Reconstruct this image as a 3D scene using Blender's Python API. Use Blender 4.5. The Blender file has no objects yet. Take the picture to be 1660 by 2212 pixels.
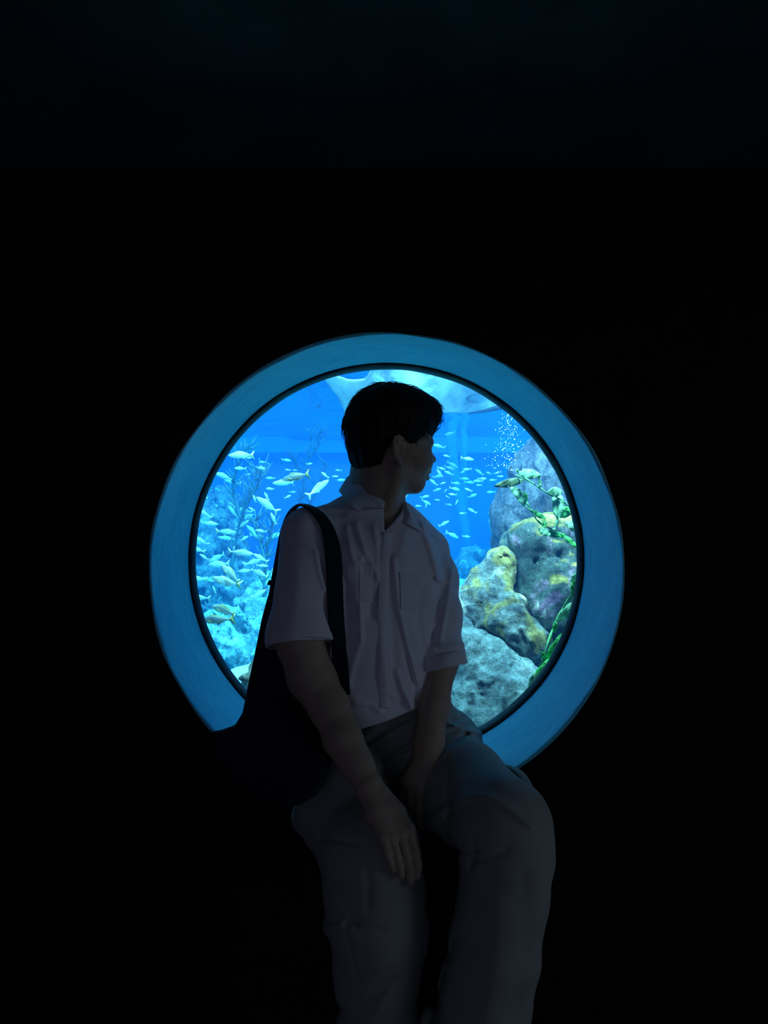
import bpy, math, random
import numpy as np
from mathutils import Vector, Matrix, noise as mnoise

# ------------------------------------------------------------------ camera, world, lights, exposure
S = bpy.context.scene
COL = S.collection
CX, CY, FPX, CAMZ = 830.0, 1106.0, 1660.0, 1.2
cam = bpy.data.cameras.new('camera')
cam.sensor_fit = 'VERTICAL'
cam.sensor_height = 36.0
cam.lens = 36.0 * FPX / 2212.0
cam.clip_start = 0.05
camo = bpy.data.objects.new('camera', cam)
COL.objects.link(camo)
camo.location = (0, 0, CAMZ)
camo.rotation_euler = (math.pi / 2, 0, 0)
S.camera = camo

S.view_settings.view_transform = 'Standard'
S.view_settings.look = 'None'
S.view_settings.exposure = 0.0
S.view_settings.gamma = 1.0
S.view_settings.use_curve_mapping = False

world = bpy.data.worlds.new('dim_hall')
S.world = world
world.use_nodes = True
wb = world.node_tree.nodes['Background']
wb.inputs['Color'].default_value = (0.58, 0.58, 1.0, 1)     # faint light of the rest of the dark hall
wb.inputs['Strength'].default_value = 0.034

def area(name, loc, rot, sx, sy, power, color, spread=math.pi):
    l = bpy.data.lights.new(name, 'AREA')
    l.shape = 'RECTANGLE'
    l.size, l.size_y = sx, sy
    l.energy = power
    l.color = color
    l.spread = spread
    o = bpy.data.objects.new(name, l)
    COL.objects.link(o)
    o.location = loc
    o.rotation_euler = rot
    return o
# lamps hung over the open top of the tank
area('tank_lamp', (0.2, 3.3, 2.5), (math.radians(8), 0, 0), 3.4, 1.3, 135, (0.45, 0.76, 1.0), math.radians(88))
area('tank_lamp', (0.0, 5.6, 2.5), (0, 0, 0), 5.0, 3.0, 300, (0.40, 0.72, 1.0))

# added cool side lamp at the right, brings out the shirt folds
area('side_fill_light', (3.0, .55, 1.1), (math.radians(82), 0, math.radians(72)), .8, 1.3, .80, (.58, .78, 1.0), math.radians(70))
area('front_fill_light', (-.5, -2.45, .95), (math.radians(84), 0, math.radians(-7)), 2.2, 1.3, .40, (.58, .64, 1.0), math.radians(52))  # fill lamp added behind the camera to light the person's front

def ripple_gobo_spot(name, loc, target, power, color, size_deg, blend, scale, depth):
    """added spot lamp: a Voronoi net in its beam stands in for ripple caustics"""
    l = bpy.data.lights.new(name, 'SPOT')
    l.energy, l.color, l.shadow_soft_size = power, color, .03
    l.spot_size, l.spot_blend = math.radians(size_deg), blend
    o = bpy.data.objects.new(name, l); COL.objects.link(o)
    o.location = loc
    o.rotation_euler = (Vector(target) - Vector(loc)).to_track_quat('-Z', 'Y').to_euler()
    l.use_nodes = True
    nt, lk = l.node_tree.nodes, l.node_tree.links
    em = nt['Emission']
    tc = nt.new('ShaderNodeTexCoord')
    nz = nt.new('ShaderNodeTexNoise'); nz.inputs['Scale'].default_value = scale*.7
    lk.new(tc.outputs['Normal'], nz.inputs['Vector'])
    mx = nt.new('ShaderNodeMixRGB'); mx.inputs[0].default_value = .16
    lk.new(tc.outputs['Normal'], mx.inputs[1]); lk.new(nz.outputs['Color'], mx.inputs[2])
    vo = nt.new('ShaderNodeTexVoronoi'); vo.feature = 'DISTANCE_TO_EDGE'; vo.inputs['Scale'].default_value = scale
    lk.new(mx.outputs[0], vo.inputs['Vector'])
    mr = nt.new('ShaderNodeMapRange'); mr.inputs['From Min'].default_value = 0; mr.inputs['From Max'].default_value = .16
    mr.inputs['To Min'].default_value = 1 + depth*2.2; mr.inputs['To Max'].default_value = 1 - depth*.35
    mr.interpolation_type = 'SMOOTHSTEP'
    lk.new(vo.outputs['Distance'], mr.inputs[0]); lk.new(mr.outputs[0], em.inputs['Strength'])
    return o
# unseen spots added above the porthole to brighten rocks, fish and ray
ripple_gobo_spot('added_tank_spot', (.62, 2.14, 1.82), (.50, 2.75, .95), 86, (.62, .92, 1.0), 140, .6, 9, .8)
ripple_gobo_spot('added_tank_spot', (-.65, 2.22, 1.80), (-1.0, 3.9, 1.0), 54, (.26, .76, 1.0), 120, .6, 11, .7)
ripple_gobo_spot('added_tank_spot', (.05, 2.22, 1.76), (.3, 3.6, 1.6), 19, (.42, .82, 1.0), 110, .6, 10, .9)
ripple_gobo_spot('added_tank_spot', (-.05, 2.14, 1.82), (.62, 2.75, .85), 46, (.60, .92, 1.0), 90, .7, 12, .8)

cy = S.cycles
cy.use_denoising = True
cy.max_bounces = 8
cy.diffuse_bounces = 4
cy.glossy_bounces = 3
cy.transparent_max_bounces = 16
cy.volume_bounces = 0
cy.caustics_reflective = False
cy.caustics_refractive = False
cy.sample_clamp_indirect = 4.0

# ------------------------------------------------------------------ helpers
def P(u, v, y):
    """point of the place at depth y that the photograph shows at pixel (u, v)"""
    return Vector(((u - CX) / FPX * y, y, CAMZ - (v - CY) / FPX * y))

def tag(o, label=None, cat=None, group=None, kind=None):
    if label: o['label'] = label
    if cat: o['category'] = cat
    if group: o['group'] = group
    if kind: o['kind'] = kind
    return o

def empty(name, loc):
    o = bpy.data.objects.new(name, None)
    o.empty_display_size = 0.05
    COL.objects.link(o)
    o.location = loc
    return o

def mesh_from(name, verts, faces, smooth=True):
    me = bpy.data.meshes.new(name)
    if isinstance(verts, np.ndarray) and isinstance(faces, np.ndarray):
        n, k = faces.shape
        me.vertices.add(len(verts))
        me.vertices.foreach_set('co', verts.astype(np.float32).ravel())
        me.loops.add(n * k)
        me.loops.foreach_set('vertex_index', faces.astype(np.int32).ravel())
        me.polygons.add(n)
        me.polygons.foreach_set('loop_start', np.arange(0, n * k, k, dtype=np.int32))
        me.update(calc_edges=True)
        me.validate()
    else:
        me.from_pydata([tuple(v) for v in verts], [], [tuple(f) for f in faces])
        me.update()
    if smooth:
        me.polygons.foreach_set('use_smooth', np.ones(len(me.polygons), dtype=bool))
    return me

def obj(name, me, mat=None, parent=None):
    o = bpy.data.objects.new(name, me)
    COL.objects.link(o)
    if mat and not me.materials: me.materials.append(mat)
    if parent is not None:
        o.parent = parent
        o.matrix_parent_inverse = Matrix.Translation(-Vector(parent.location)) if parent.parent is None else Matrix.Identity(4)
    return o

class MB:
    """collects verts and faces for one mesh"""
    def __init__(s): s.v, s.f = [], []
    def add(s, vs, fs):
        b = len(s.v)
        s.v += [Vector(v) for v in vs]
        s.f += [tuple(i + b for i in f) for f in fs]
    def box(s, lo, hi):
        x0, y0, z0 = lo; x1, y1, z1 = hi
        s.add([(x0,y0,z0),(x1,y0,z0),(x1,y1,z0),(x0,y1,z0),(x0,y0,z1),(x1,y0,z1),(x1,y1,z1),(x0,y1,z1)],
              [(0,3,2,1),(4,5,6,7),(0,1,5,4),(1,2,6,5),(2,3,7,6),(3,0,4,7)])
    def tube(s, pts, rad, n=8, cap=True, flat=None):
        pts = [Vector(p) for p in pts]
        m = len(pts)
        if not isinstance(rad, (list, tuple)): rad = [rad] * m
        vs, fs = [], []
        ref = None
        for i, p in enumerate(pts):
            t = (pts[min(i+1, m-1)] - pts[max(i-1, 0)])
            if t.length < 1e-9: t = Vector((0, 0, 1))
            t.normalize()
            if ref is None:
                ref = Vector((0, 0, 1)) if abs(t.z) < .9 else Vector((1, 0, 0))
            a = (ref - t * ref.dot(t)).normalized()
            b = t.cross(a)
            ref = a
            for k in range(n):
                w = 2 * math.pi * k / n
                vs.append(p + (a * math.cos(w) + b * math.sin(w) * (flat or 1)) * rad[i])
        for i in range(m - 1):
            for k in range(n):
                fs.append((i*n + k, i*n + (k+1) % n, (i+1)*n + (k+1) % n, (i+1)*n + k))
        if cap:
            fs.append(tuple(reversed(range(n))))
            fs.append(tuple((m-1)*n + k for k in range(n)))
        s.add(vs, fs)
    def build(s, name, mat=None, parent=None, smooth=True):
        return obj(name, mesh_from(name, s.v, s.f, smooth), mat, parent)

# ------------------------------------------------------------------ materials
def new_mat(name):
    m = bpy.data.materials.new(name)
    m.use_nodes = True
    return m, m.node_tree.nodes, m.node_tree.links

def node(nt, typ, **kw):
    n = nt.new(typ)
    for k, v in kw.items():
        if k.startswith('_'): setattr(n, k[1:], v)
        else: n.inputs[k.replace('__', ' ')].default_value = v
    return n

def ramp(nt, stops):
    r = nt.new('ShaderNodeValToRGB')
    e = r.color_ramp.elements
    while len(e) < len(stops): e.new(0.5)
    for i, (p, c) in enumerate(stops):
        e[i].position = p
        e[i].color = (c[0], c[1], c[2], 1) if not isinstance(c, (int, float)) else (c, c, c, 1)
    return r

def simple(name, col, rough=.6, var=0.0, scale=20, bump=0.0, bscale=60, spec=.3, sheen=0.0, stretch=(1,1,1), metallic=0.0):
    m, nt, lk = new_mat(name)
    b = nt['Principled BSDF']
    b.inputs['Roughness'].default_value = rough
    b.inputs['Specular IOR Level'].default_value = spec
    b.inputs['Metallic'].default_value = metallic
    if sheen: b.inputs['Sheen Weight'].default_value = sheen
    b.inputs['Base Color'].default_value = (*col, 1)
    tc = nt.new('ShaderNodeTexCoord')
    mp = nt.new('ShaderNodeMapping'); mp.inputs['Scale'].default_value = stretch
    lk.new(tc.outputs['Object'], mp.inputs['Vector'])
    if var:
        n1 = node(nt, 'ShaderNodeTexNoise', Scale=scale, Detail=5.0)
        lk.new(mp.outputs[0], n1.inputs['Vector'])
        r = ramp(nt, [(.3, [c * (1 - var) for c in col]), (.7, [min(1, c * (1 + var)) for c in col])])
        lk.new(n1.outputs['Fac'], r.inputs[0]); lk.new(r.outputs[0], b.inputs['Base Color'])
    if bump:
        n2 = node(nt, 'ShaderNodeTexNoise', Scale=bscale, Detail=6.0, Roughness=.65)
        lk.new(mp.outputs[0], n2.inputs['Vector'])
        bp = node(nt, 'ShaderNodeBump', Strength=bump, Distance=.02)
        lk.new(n2.outputs['Fac'], bp.inputs['Height']); lk.new(bp.outputs[0], b.inputs['Normal'])
    return m

M = {}
M['black_wall'] = simple('black_painted_wall', (.012, .012, .014), .9, .2, 6, .15, 40, spec=.05)
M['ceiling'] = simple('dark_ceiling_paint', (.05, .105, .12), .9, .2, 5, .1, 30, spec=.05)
M['floor'] = simple('dark_carpet', (.012, .012, .014), .95, .3, 80, .4, 200, spec=.02)
M['gasket'] = simple('black_rubber_seal', (.006, .007, .008), .55, .3, 40, .2, 90, spec=.25)

# brushed paint of the tunnel round the window: streaks run round the ring
def tunnel_mat():
    m, nt, lk = new_mat('brushed_blue_green_paint')
    b = nt['Principled BSDF']
    b.inputs['Roughness'].default_value = .5
    b.inputs['Specular IOR Level'].default_value = .25
    tc = nt.new('ShaderNodeTexCoord')
    sp = nt.new('ShaderNodeSeparateXYZ'); lk.new(tc.outputs['Object'], sp.inputs[0])
    at = nt.new('ShaderNodeMath'); at.operation = 'ARCTAN2'
    lk.new(sp.outputs['X'], at.inputs[0]); lk.new(sp.outputs['Z'], at.inputs[1])
    cb = nt.new('ShaderNodeCombineXYZ')
    lk.new(at.outputs[0], cb.inputs[0])
    my = node(nt, 'ShaderNodeMath'); my.operation = 'MULTIPLY'; my.inputs[1].default_value = 14
    lk.new(sp.outputs['Y'], my.inputs[0]); lk.new(my.outputs[0], cb.inputs[1])
    n1 = node(nt, 'ShaderNodeTexNoise', Scale=6.0, Detail=8.0, Roughness=.7, Distortion=.6)
    lk.new(cb.outputs[0], n1.inputs['Vector'])
    r = ramp(nt, [(.28, (.12, .64, .88)), (.52, (.16, .76, .96)), (.72, (.38, .86, .98))])
    lk.new(n1.outputs['Fac'], r.inputs[0]); lk.new(r.outputs[0], b.inputs['Base Color'])
    n2 = node(nt, 'ShaderNodeTexNoise', Scale=22.0, Detail=6.0, Roughness=.7)
    lk.new(cb.outputs[0], n2.inputs['Vector'])
    bp = node(nt, 'ShaderNodeBump', Strength=.35, Distance=.01)
    lk.new(n2.outputs['Fac'], bp.inputs['Height']); lk.new(bp.outputs[0], b.inputs['Normal'])
    return m
M['tunnel'] = tunnel_mat()

def glass_mat():
    m, nt, lk = new_mat('acrylic_window')
    nt.remove(nt['Principled BSDF'])
    t = node(nt, 'ShaderNodeBsdfTransparent', Color=(.97, .99, 1, 1))
    g = node(nt, 'ShaderNodeBsdfGlossy', Roughness=.02)
    f = node(nt, 'ShaderNodeFresnel', IOR=1.2)
    mx = nt.new('ShaderNodeMixShader')
    lk.new(f.outputs[0], mx.inputs[0]); lk.new(t.outputs[0], mx.inputs[1]); lk.new(g.outputs[0], mx.inputs[2])
    lk.new(mx.outputs[0], nt['Material Output'].inputs['Surface'])
    return m
M['glass'] = glass_mat()

def water_mat():
    m, nt, lk = new_mat('sea_water')
    nt.remove(nt['Principled BSDF'])
    a = node(nt, 'ShaderNodeVolumeAbsorption', Color=(.10, .86, 1.0, 1), Density=.62)
    s = node(nt, 'ShaderNodeVolumeScatter', Color=(.03, .30, 1.0, 1), Density=.15, Anisotropy=.2)
    ad = nt.new('ShaderNodeAddShader')
    lk.new(a.outputs[0], ad.inputs[0]); lk.new(s.outputs[0], ad.inputs[1])
    lk.new(ad.outputs[0], nt['Material Output'].inputs['Volume'])
    return m
M['water'] = water_mat()

def surface_mat():
    """water surface seen from below: mirrors at shallow angles, lets lamp light through at steep ones"""
    m, nt, lk = new_mat('water_surface')
    nt.remove(nt['Principled BSDF'])
    t = node(nt, 'ShaderNodeBsdfTransparent', Color=(.95, .98, 1, 1))
    g = node(nt, 'ShaderNodeBsdfGlossy', Color=(.9, .96, 1, 1), Roughness=.08)
    lw = node(nt, 'ShaderNodeLayerWeight', Blend=.5)
    r = ramp(nt, [(.42, 0.05), (.62, 1.0)])
    mx = nt.new('ShaderNodeMixShader')
    lk.new(lw.outputs['Facing'], r.inputs[0]); lk.new(r.outputs[0], mx.inputs[0])
    lk.new(t.outputs[0], mx.inputs[1]); lk.new(g.outputs[0], mx.inputs[2])
    lk.new(mx.outputs[0], nt['Material Output'].inputs['Surface'])
    return m
M['surface'] = surface_mat()
M['tank_wall'] = simple('blue_tank_paint', (.02, .20, .80), .7, .12, 1.5, .1, 6, spec=.1)
M['tank_ledge'] = simple('pale_blue_ledge_paint', (.05, .28, .86), .7, .12, 2, .1, 6, spec=.1)

# ------------------------------------------------------------------ room shell and porthole
R = .52
YN, YF = R * FPX / 509.0, R * FPX / 420.0        # near and far end of the tunnel
WX, WZ = .006, 1.0713                             # axis of the porthole
YB = YF + .045                                    # tank side of the wall
NSEG = 160
def ring(y, r, n=NSEG):
    return [Vector((WX + r * math.sin(2*math.pi*k/n), y, WZ + r * math.cos(2*math.pi*k/n))) for k in range(n)]

def wall_with_hole(name, y0, y1, x0, x1, z0, z1, r, mat, n=NSEG):
    m = MB()
    def outer(y):
        out = []
        for k in range(n):
            a = 2*math.pi*k/n
            dx, dz = math.sin(a), math.cos(a)
            t = 1e9
            if dx > 1e-9: t = min(t, (x1-WX)/dx)
            if dx < -1e-9: t = min(t, (x0-WX)/dx)
            if dz > 1e-9: t = min(t, (z1-WZ)/dz)
            if dz < -1e-9: t = min(t, (z0-WZ)/dz)
            out.append(Vector((WX+dx*t, y, WZ+dz*t)))
        for (cx_, cz_) in ((x0, z0), (x0, z1), (x1, z0), (x1, z1)):
            a = math.atan2(cx_-WX, cz_-WZ) % (2*math.pi)
            k = int(round(a/(2*math.pi)*n)) % n
            out[k] = Vector((cx_, y, cz_))
        return out
    vs = ring(y0, r, n) + outer(y0) + ring(y1, r, n) + outer(y1)
    fs = []
    for k in range(n):
        j = (k+1) % n
        fs.append((k, n+k, n+j, j))
        fs.append((2*n+k, 2*n+j, 3*n+j, 3*n+k))
        fs.append((k, j, 2*n+j, 2*n+k))
        fs.append((n+k, 3*n+k, 3*n+j, n+j))
    m.add(vs, fs)
    return m.build(name, mat, smooth=False)

CEIL = 1.955
TX, TY1, TZ1 = 3.4, 7.6, 2.7
wb_ = wall_with_hole('wall_back', YN, YB, -TX-.2, TX+.2, 0, TZ1, R + .004, M['black_wall'])
tag(wb_, 'matt black wall with the round aquarium window cut through it', kind='structure')
m = MB(); m.box((-TX, -2.5, -.1), (TX, YN, 0)); tag(m.build('floor', M['floor'], smooth=False), 'dark floor of the viewing hall', kind='structure')
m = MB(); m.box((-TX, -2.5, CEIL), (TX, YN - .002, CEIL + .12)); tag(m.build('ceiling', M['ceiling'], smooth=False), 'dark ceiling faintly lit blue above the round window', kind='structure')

# painted tunnel: softly rounded front lip, slight unevenness like hand-applied render
m = MB()
prof = []
NY = 26
for i in range(NY):
    t = i / (NY-1)
    prof.append((YN + t*(YF-YN), R))
lip = [(YN + .004, R + .006), (YN - .002, R + .005), (YN - .003, R + .002)]
rows = lip + prof
vs, fs = [], []
n = 220
for i, (y, r) in enumerate(rows):
    for k in range(n):
        a = 2*math.pi*k/n
        rr = r
        if i >= 3:
            q = Vector((math.sin(a)*2.6, y*6, math.cos(a)*2.6))
            rr = r - .0035 * (mnoise.noise(q) + .5*mnoise.noise(q*2.7)) * min(1, (YF-y)/.1)
        elif i < 3:
            q = Vector((math.sin(a)*4, 1.3, math.cos(a)*4))
            rr = r - .004*mnoise.noise(q)
        vs.append((WX + rr*math.sin(a), y, WZ + rr*math.cos(a)))
for i in range(len(rows)-1):
    for k in range(n):
        j = (k+1) % n
        fs.append((i*n+k, (i+1)*n+k, (i+1)*n+j, i*n+j))
m.add([Vector(v) - Vector((WX, 0, WZ)) for v in vs], fs)
o = m.build('trim_1', M['tunnel']); o.location = (WX, 0, WZ)
tag(o, 'deep round porthole reveal in brushed teal blue paint around the aquarium window', kind='structure')

# window: acrylic pane and its black rubber seal
win = empty('window_1', (WX, YF, WZ)); tag(win, 'round aquarium window of clear acrylic behind the seated person', kind='structure')
m = MB()
vs = ring(YF + .004, R - .002, 96) + ring(YF + .034, R - .002, 96)
k = 96
m.add(vs, [tuple(range(k)), tuple(reversed(range(k, 2*k)))] + [(i, k+i, k+(i+1)%k, (i+1)%k) for i in range(k)])
pane = m.build('pane', M['glass'], win, smooth=False)
m = MB()
vs, fs = [], []
prof = [(YF+.003, R), (YF-.040, R), (YF-.038, R-.004), (YF-.022, R-.009), (YF-.006, R-.011), (YF+.003, R-.0095)]
for (y, r) in prof:
    for kk in range(180):
        a = 2*math.pi*kk/180
        rr = r + (.0016*mnoise.noise(Vector((math.sin(a)*7, y*9, math.cos(a)*7))) if r < R else 0)
        vs.append((WX + rr*math.sin(a), y, WZ + rr*math.cos(a)))
L = len(prof)
for i in range(L):
    for kk in range(180):
        j = (kk+1) % 180; i2 = (i+1) % L
        fs.append((i*180+kk, i*180+j, i2*180+j, i2*180+kk))
m.add(vs, fs); m.build('rubber_seal', M['gasket'], win)

# ------------------------------------------------------------------ tank shell and water
ZS = 1.875                                         # water level
def tbox(name, lo, hi, mat, label):
    m = MB(); m.box(lo, hi); return tag(m.build(name, mat, smooth=False), label, kind='structure')
tbox('wall_far', (-TX-.2, TY1, 0), (TX+.2, TY1+.15, TZ1), M['tank_wall'], 'blue far wall of the aquarium tank')
tbox('wall_left', (-TX-.2, YB, 0), (-TX, TY1, TZ1), M['tank_wall'], 'blue left wall of the aquarium tank')
tbox('wall_right', (TX, YB, 0), (TX+.2, TY1, TZ1), M['tank_wall'], 'blue right wall of the aquarium tank')
tbox('trim_2', (-TX, TY1-.12, 1.78), (TX, TY1, ZS + .2), M['tank_ledge'], 'pale ledge along the far tank wall at the waterline')
tbox('trim_3', (-TX-.2, YB, TZ1), (TX+.2, TY1+.15, TZ1+.1), M['black_wall'], 'unseen light-blocking lid over the tank')  # unseen lid added to stop tank lamps leaking into the hall
m = MB(); m.box((-TX+.002, YB+.002, .005), (TX-.002, TY1-.002, ZS - .02))
w = m.build('water', M['water'], smooth=False); tag(w, 'clear blue sea water filling the aquarium', kind='structure')
# rippled surface
NX_, NY_ = 150, 150
g = np.zeros((NY_, NX_, 3))
xs = np.linspace(-TX, TX, NX_); ys = np.linspace(YB, TY1, NY_)
g[..., 0], g[..., 1] = np.meshgrid(xs, ys)
X, Y = g[..., 0], g[..., 1]
g[..., 2] = ZS + .010*np.sin(5.1*Y+.8*np.sin(1.7*X)) + .006*np.sin(9.3*Y-2.2*X+1) + .005*np.sin(6.7*X+3.1*Y) + .004*np.sin(15*Y+3*X)
idx = np.arange(NX_*NY_).reshape(NY_, NX_)
f = np.stack([idx[:-1,:-1], idx[1:,:-1], idx[1:,1:], idx[:-1,1:]], -1).reshape(-1, 4)
ws = obj('water_surface', mesh_from('water_surface', g.reshape(-1, 3), f), M['surface']); tag(ws, 'rippled underside of the water surface', kind='structure')
# ------------------------------------------------------------------ signed-distance modelling (numpy) and surface nets
F32 = np.float32
def A(v): return np.array(v, dtype=F32)
def smin(a, b, k):
    h = np.clip(k - np.abs(a - b), 0, None) / k
    return np.minimum(a, b) - h*h*k*.25
def smax(a, b, k): return -smin(-a, -b, k)

def hash3(i, j, k, seed=0):
    n = (i*374761393 + j*668265263 + k*2147483647 + seed*974634777).astype(np.int64) & 0xffffffff
    n = ((n ^ (n >> 13)) * 1274126177) & 0xffffffff
    n = n ^ (n >> 16)
    return (n & 0xffff).astype(F32) / 32767.5 - 1
def vnoise(p, sc, seed=0):
    q = p*sc
    b = np.floor(q).astype(np.int64); f = (q - b).astype(F32); f = f*f*(3-2*f)
    r = 0
    for dx in (0, 1):
        wx = f[:, 0] if dx else 1-f[:, 0]
        for dy in (0, 1):
            wy = f[:, 1] if dy else 1-f[:, 1]
            for dz in (0, 1):
                wz = f[:, 2] if dz else 1-f[:, 2]
                r = r + wx*wy*wz*hash3(b[:, 0]+dx, b[:, 1]+dy, b[:, 2]+dz, seed)
    return r
def fbm(p, sc, oct=4, seed=0, gain=.5):
    r, a = 0, 1.0
    for o in range(oct):
        r = r + a*vnoise(p, sc*2**o, seed+o*17); a *= gain
    return r

def s_cap(a, b, ra, rb):
    a, b = A(a), A(b); ba = b-a; L = max(float(ba@ba), 1e-12)
    def f(p):
        pa = p-a
        t = np.clip(pa@ba/L, 0, 1)
        return np.linalg.norm(pa - t[:, None]*ba, axis=1) - (ra + (rb-ra)*t)
    return f
def s_ell(c, r, axes=None):
    c, r = A(c), A(r)
    Rm = None if axes is None else np.stack([A(x) for x in axes])    # rows are local axes
    def f(p):
        q = p-c
        if Rm is not None: q = q@Rm.T
        k0 = np.linalg.norm(q/r, axis=1); k1 = np.linalg.norm(q/(r*r), axis=1)
        return k0*(k0-1)/np.maximum(k1, 1e-6)
    return f
def s_seg(a, b, ra, rb, side):
    """tapered segment with elliptical sections; ra, rb = (half width along side, half depth)"""
    a, b = A(a), A(b); ax = b-a; L = float(np.linalg.norm(ax)); ax = ax/L
    s = A(side); s = s - ax*(s@ax); s = s/np.linalg.norm(s); n = np.cross(ax, s)
    ra, rb = A(ra), A(rb)
    def f(p):
        q = p-a
        h = q@ax; t = np.clip(h/L, 0, 1)
        r = ra + (rb-ra)*t[:, None]
        over = h - t*L
        m = np.minimum(r[:, 0], r[:, 1])
        x, y = q@s, q@n
        k0 = np.sqrt((x/r[:, 0])**2 + (y/r[:, 1])**2 + (over/m)**2)
        k1 = np.sqrt((x/r[:, 0]**2)**2 + (y/r[:, 1]**2)**2 + (over/m**2)**2)
        return k0*(k0-1)/np.maximum(k1, 1e-6)
    return f
def s_union(fs, k):
    def f(p):
        d = fs[0](p)
        for g in fs[1:]: d = smin(d, g(p), k)
        return d
    return f
def s_chain(nodes, k=.02):
    """nodes: (point, radius)"""
    return s_union([s_cap(nodes[i][0], nodes[i+1][0], nodes[i][1], nodes[i+1][1]) for i in range(len(nodes)-1)], k)
def s_bound(f, c, r):
    """evaluate f only inside a ball, a cheap bound outside"""
    c = A(c)
    def g(p):
        dc = np.linalg.norm(p-c, axis=1) - r
        out = dc + .03
        m = dc < 0
        if m.any(): out[m] = np.minimum(f(p[m]), .06)
        return out
    return g
def poly_sd(q, poly):
    """2D signed distance to a polygon"""
    v = np.array(poly, dtype=F32); n = len(v)
    d = np.full(len(q), 1e9, F32); s = np.ones(len(q), F32)
    for i in range(n):
        a, b = v[i], v[i-1]
        e = b-a; w = q-a
        t = np.clip((w@e)/max(float(e@e), 1e-9), 0, 1)
        d = np.minimum(d, ((w - t[:, None]*e)**2).sum(1))
        c1 = q[:, 1] >= a[1]; c2 = q[:, 1] < b[1]; c3 = e[0]*w[:, 1] > e[1]*w[:, 0]
        flip = (c1 & c2 & c3) | (~c1 & ~c2 & ~c3)
        s = np.where(flip, -s, s)
    return s*np.sqrt(d)
def line_dist(q, pts):
    d = np.full(len(q), 1e9, F32)
    v = np.array(pts, dtype=F32)
    for i in range(len(v)-1):
        e = v[i+1]-v[i]; w = q-v[i]
        t = np.clip((w@e)/max(float(e@e), 1e-9), 0, 1)
        d = np.minimum(d, ((w - t[:, None]*e)**2).sum(1))
    return np.sqrt(d)
def to_px(p):
    return np.stack([CX + p[:, 0]/p[:, 1]*FPX, CY - (p[:, 2]-CAMZ)/p[:, 1]*FPX], 1)

def polygonise(f, lo, hi, h, B=8, slack=1.6):
    lo, hi = A(lo), A(hi)
    nb = np.ceil((hi-lo)/(h*B)).astype(int)
    n = nb*B
    ii = np.indices(nb).reshape(3, -1).T
    cen = lo + (ii + .5)*(h*B)
    dc = f(cen.astype(F32))
    act = np.abs(dc) < h*B*.87*slack
    big = np.where(dc < 0, -1, 1).astype(F32).reshape(nb)
    d = np.repeat(np.repeat(np.repeat(big, B, 0), B, 1), B, 2)
    off = np.indices((B, B, B)).reshape(3, -1).T
    ab = ii[act]
    for s in range(0, len(ab), 400):
        blk = ab[s:s+400]
        g = (blk[:, None, :]*B + off[None]).reshape(-1, 3)
        d[g[:, 0], g[:, 1], g[:, 2]] = f((lo + g*h).astype(F32))
    # surface nets
    sgn = d < 0
    c = np.zeros((n[0]-1, n[1]-1, n[2]-1), np.int8)
    for dx in (0, 1):
        for dy in (0, 1):
            for dz in (0, 1):
                c += sgn[dx:n[0]-1+dx, dy:n[1]-1+dy, dz:n[2]-1+dz]
    mix = (c > 0) & (c < 8)
    cells = np.argwhere(mix)
    ids = np.full(c.shape, -1, np.int32); ids[mix] = np.arange(len(cells))
    co = np.array([(x, y, z) for x in (0, 1) for y in (0, 1) for z in (0, 1)])
    dv = np.stack([d[cells[:, 0]+o[0], cells[:, 1]+o[1], cells[:, 2]+o[2]] for o in co], 1)
    acc = np.zeros((len(cells), 3), F32); cnt = np.zeros(len(cells), F32)
    for i in range(8):
        for j in range(i+1, 8):
            if np.abs(co[i]-co[j]).sum() != 1: continue
            m = (dv[:, i] < 0) != (dv[:, j] < 0)
            den = dv[:, i]-dv[:, j]
            t = np.where(m, dv[:, i]/np.where(np.abs(den) < 1e-12, 1e-12, den), 0)
            acc += np.where(m[:, None], co[i] + (co[j]-co[i])*t[:, None], 0); cnt += m
    verts = lo + h*(cells + acc/cnt[:, None])
    faces = []
    for ax in range(3):
        a1, a2 = (ax+1) % 3, (ax+2) % 3
        sl0 = [slice(None)]*3; sl1 = [slice(None)]*3
        sl0[ax] = slice(0, -1); sl1[ax] = slice(1, None)
        e = sgn[tuple(sl0)] != sgn[tuple(sl1)]
        g = np.argwhere(e)
        ok = (g[:, a1] > 0) & (g[:, a2] > 0) & (g[:, a1] < n[a1]-1) & (g[:, a2] < n[a2]-1)
        g = g[ok]
        q = []
        for (o1, o2) in ((-1, -1), (0, -1), (0, 0), (-1, 0)):
            t = g.copy(); t[:, a1] += o1; t[:, a2] += o2
            q.append(ids[t[:, 0], t[:, 1], t[:, 2]])
        q = np.stack(q, 1)
        inside = sgn[g[:, 0], g[:, 1], g[:, 2]]
        q = np.where(inside[:, None], q, q[:, ::-1])
        faces.append(q)
    faces = np.concatenate(faces)
    faces = faces[(faces >= 0).all(1)]
    return verts.astype(F32), faces

def normals_of(f, p, e=.002):
    g = np.stack([f(p+A((e, 0, 0)))-f(p-A((e, 0, 0))), f(p+A((0, e, 0)))-f(p-A((0, e, 0))), f(p+A((0, 0, e)))-f(p-A((0, 0, e)))], 1)
    return g/np.maximum(np.linalg.norm(g, axis=1), 1e-9)[:, None]

def hit(f, u, v, y0=1.0, y1=2.6):
    """depth at which the line of sight through (u, v) first meets the surface f = 0, or None"""
    ys = np.arange(y0, y1, .003, dtype=F32)
    p = np.stack([(u-CX)/FPX*ys, ys, CAMZ-(v-CY)/FPX*ys], 1).astype(F32)
    d = f(p)
    i = np.argmax(d < 0)
    return None if d[i] >= 0 else float(ys[i] - .0015)

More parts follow.
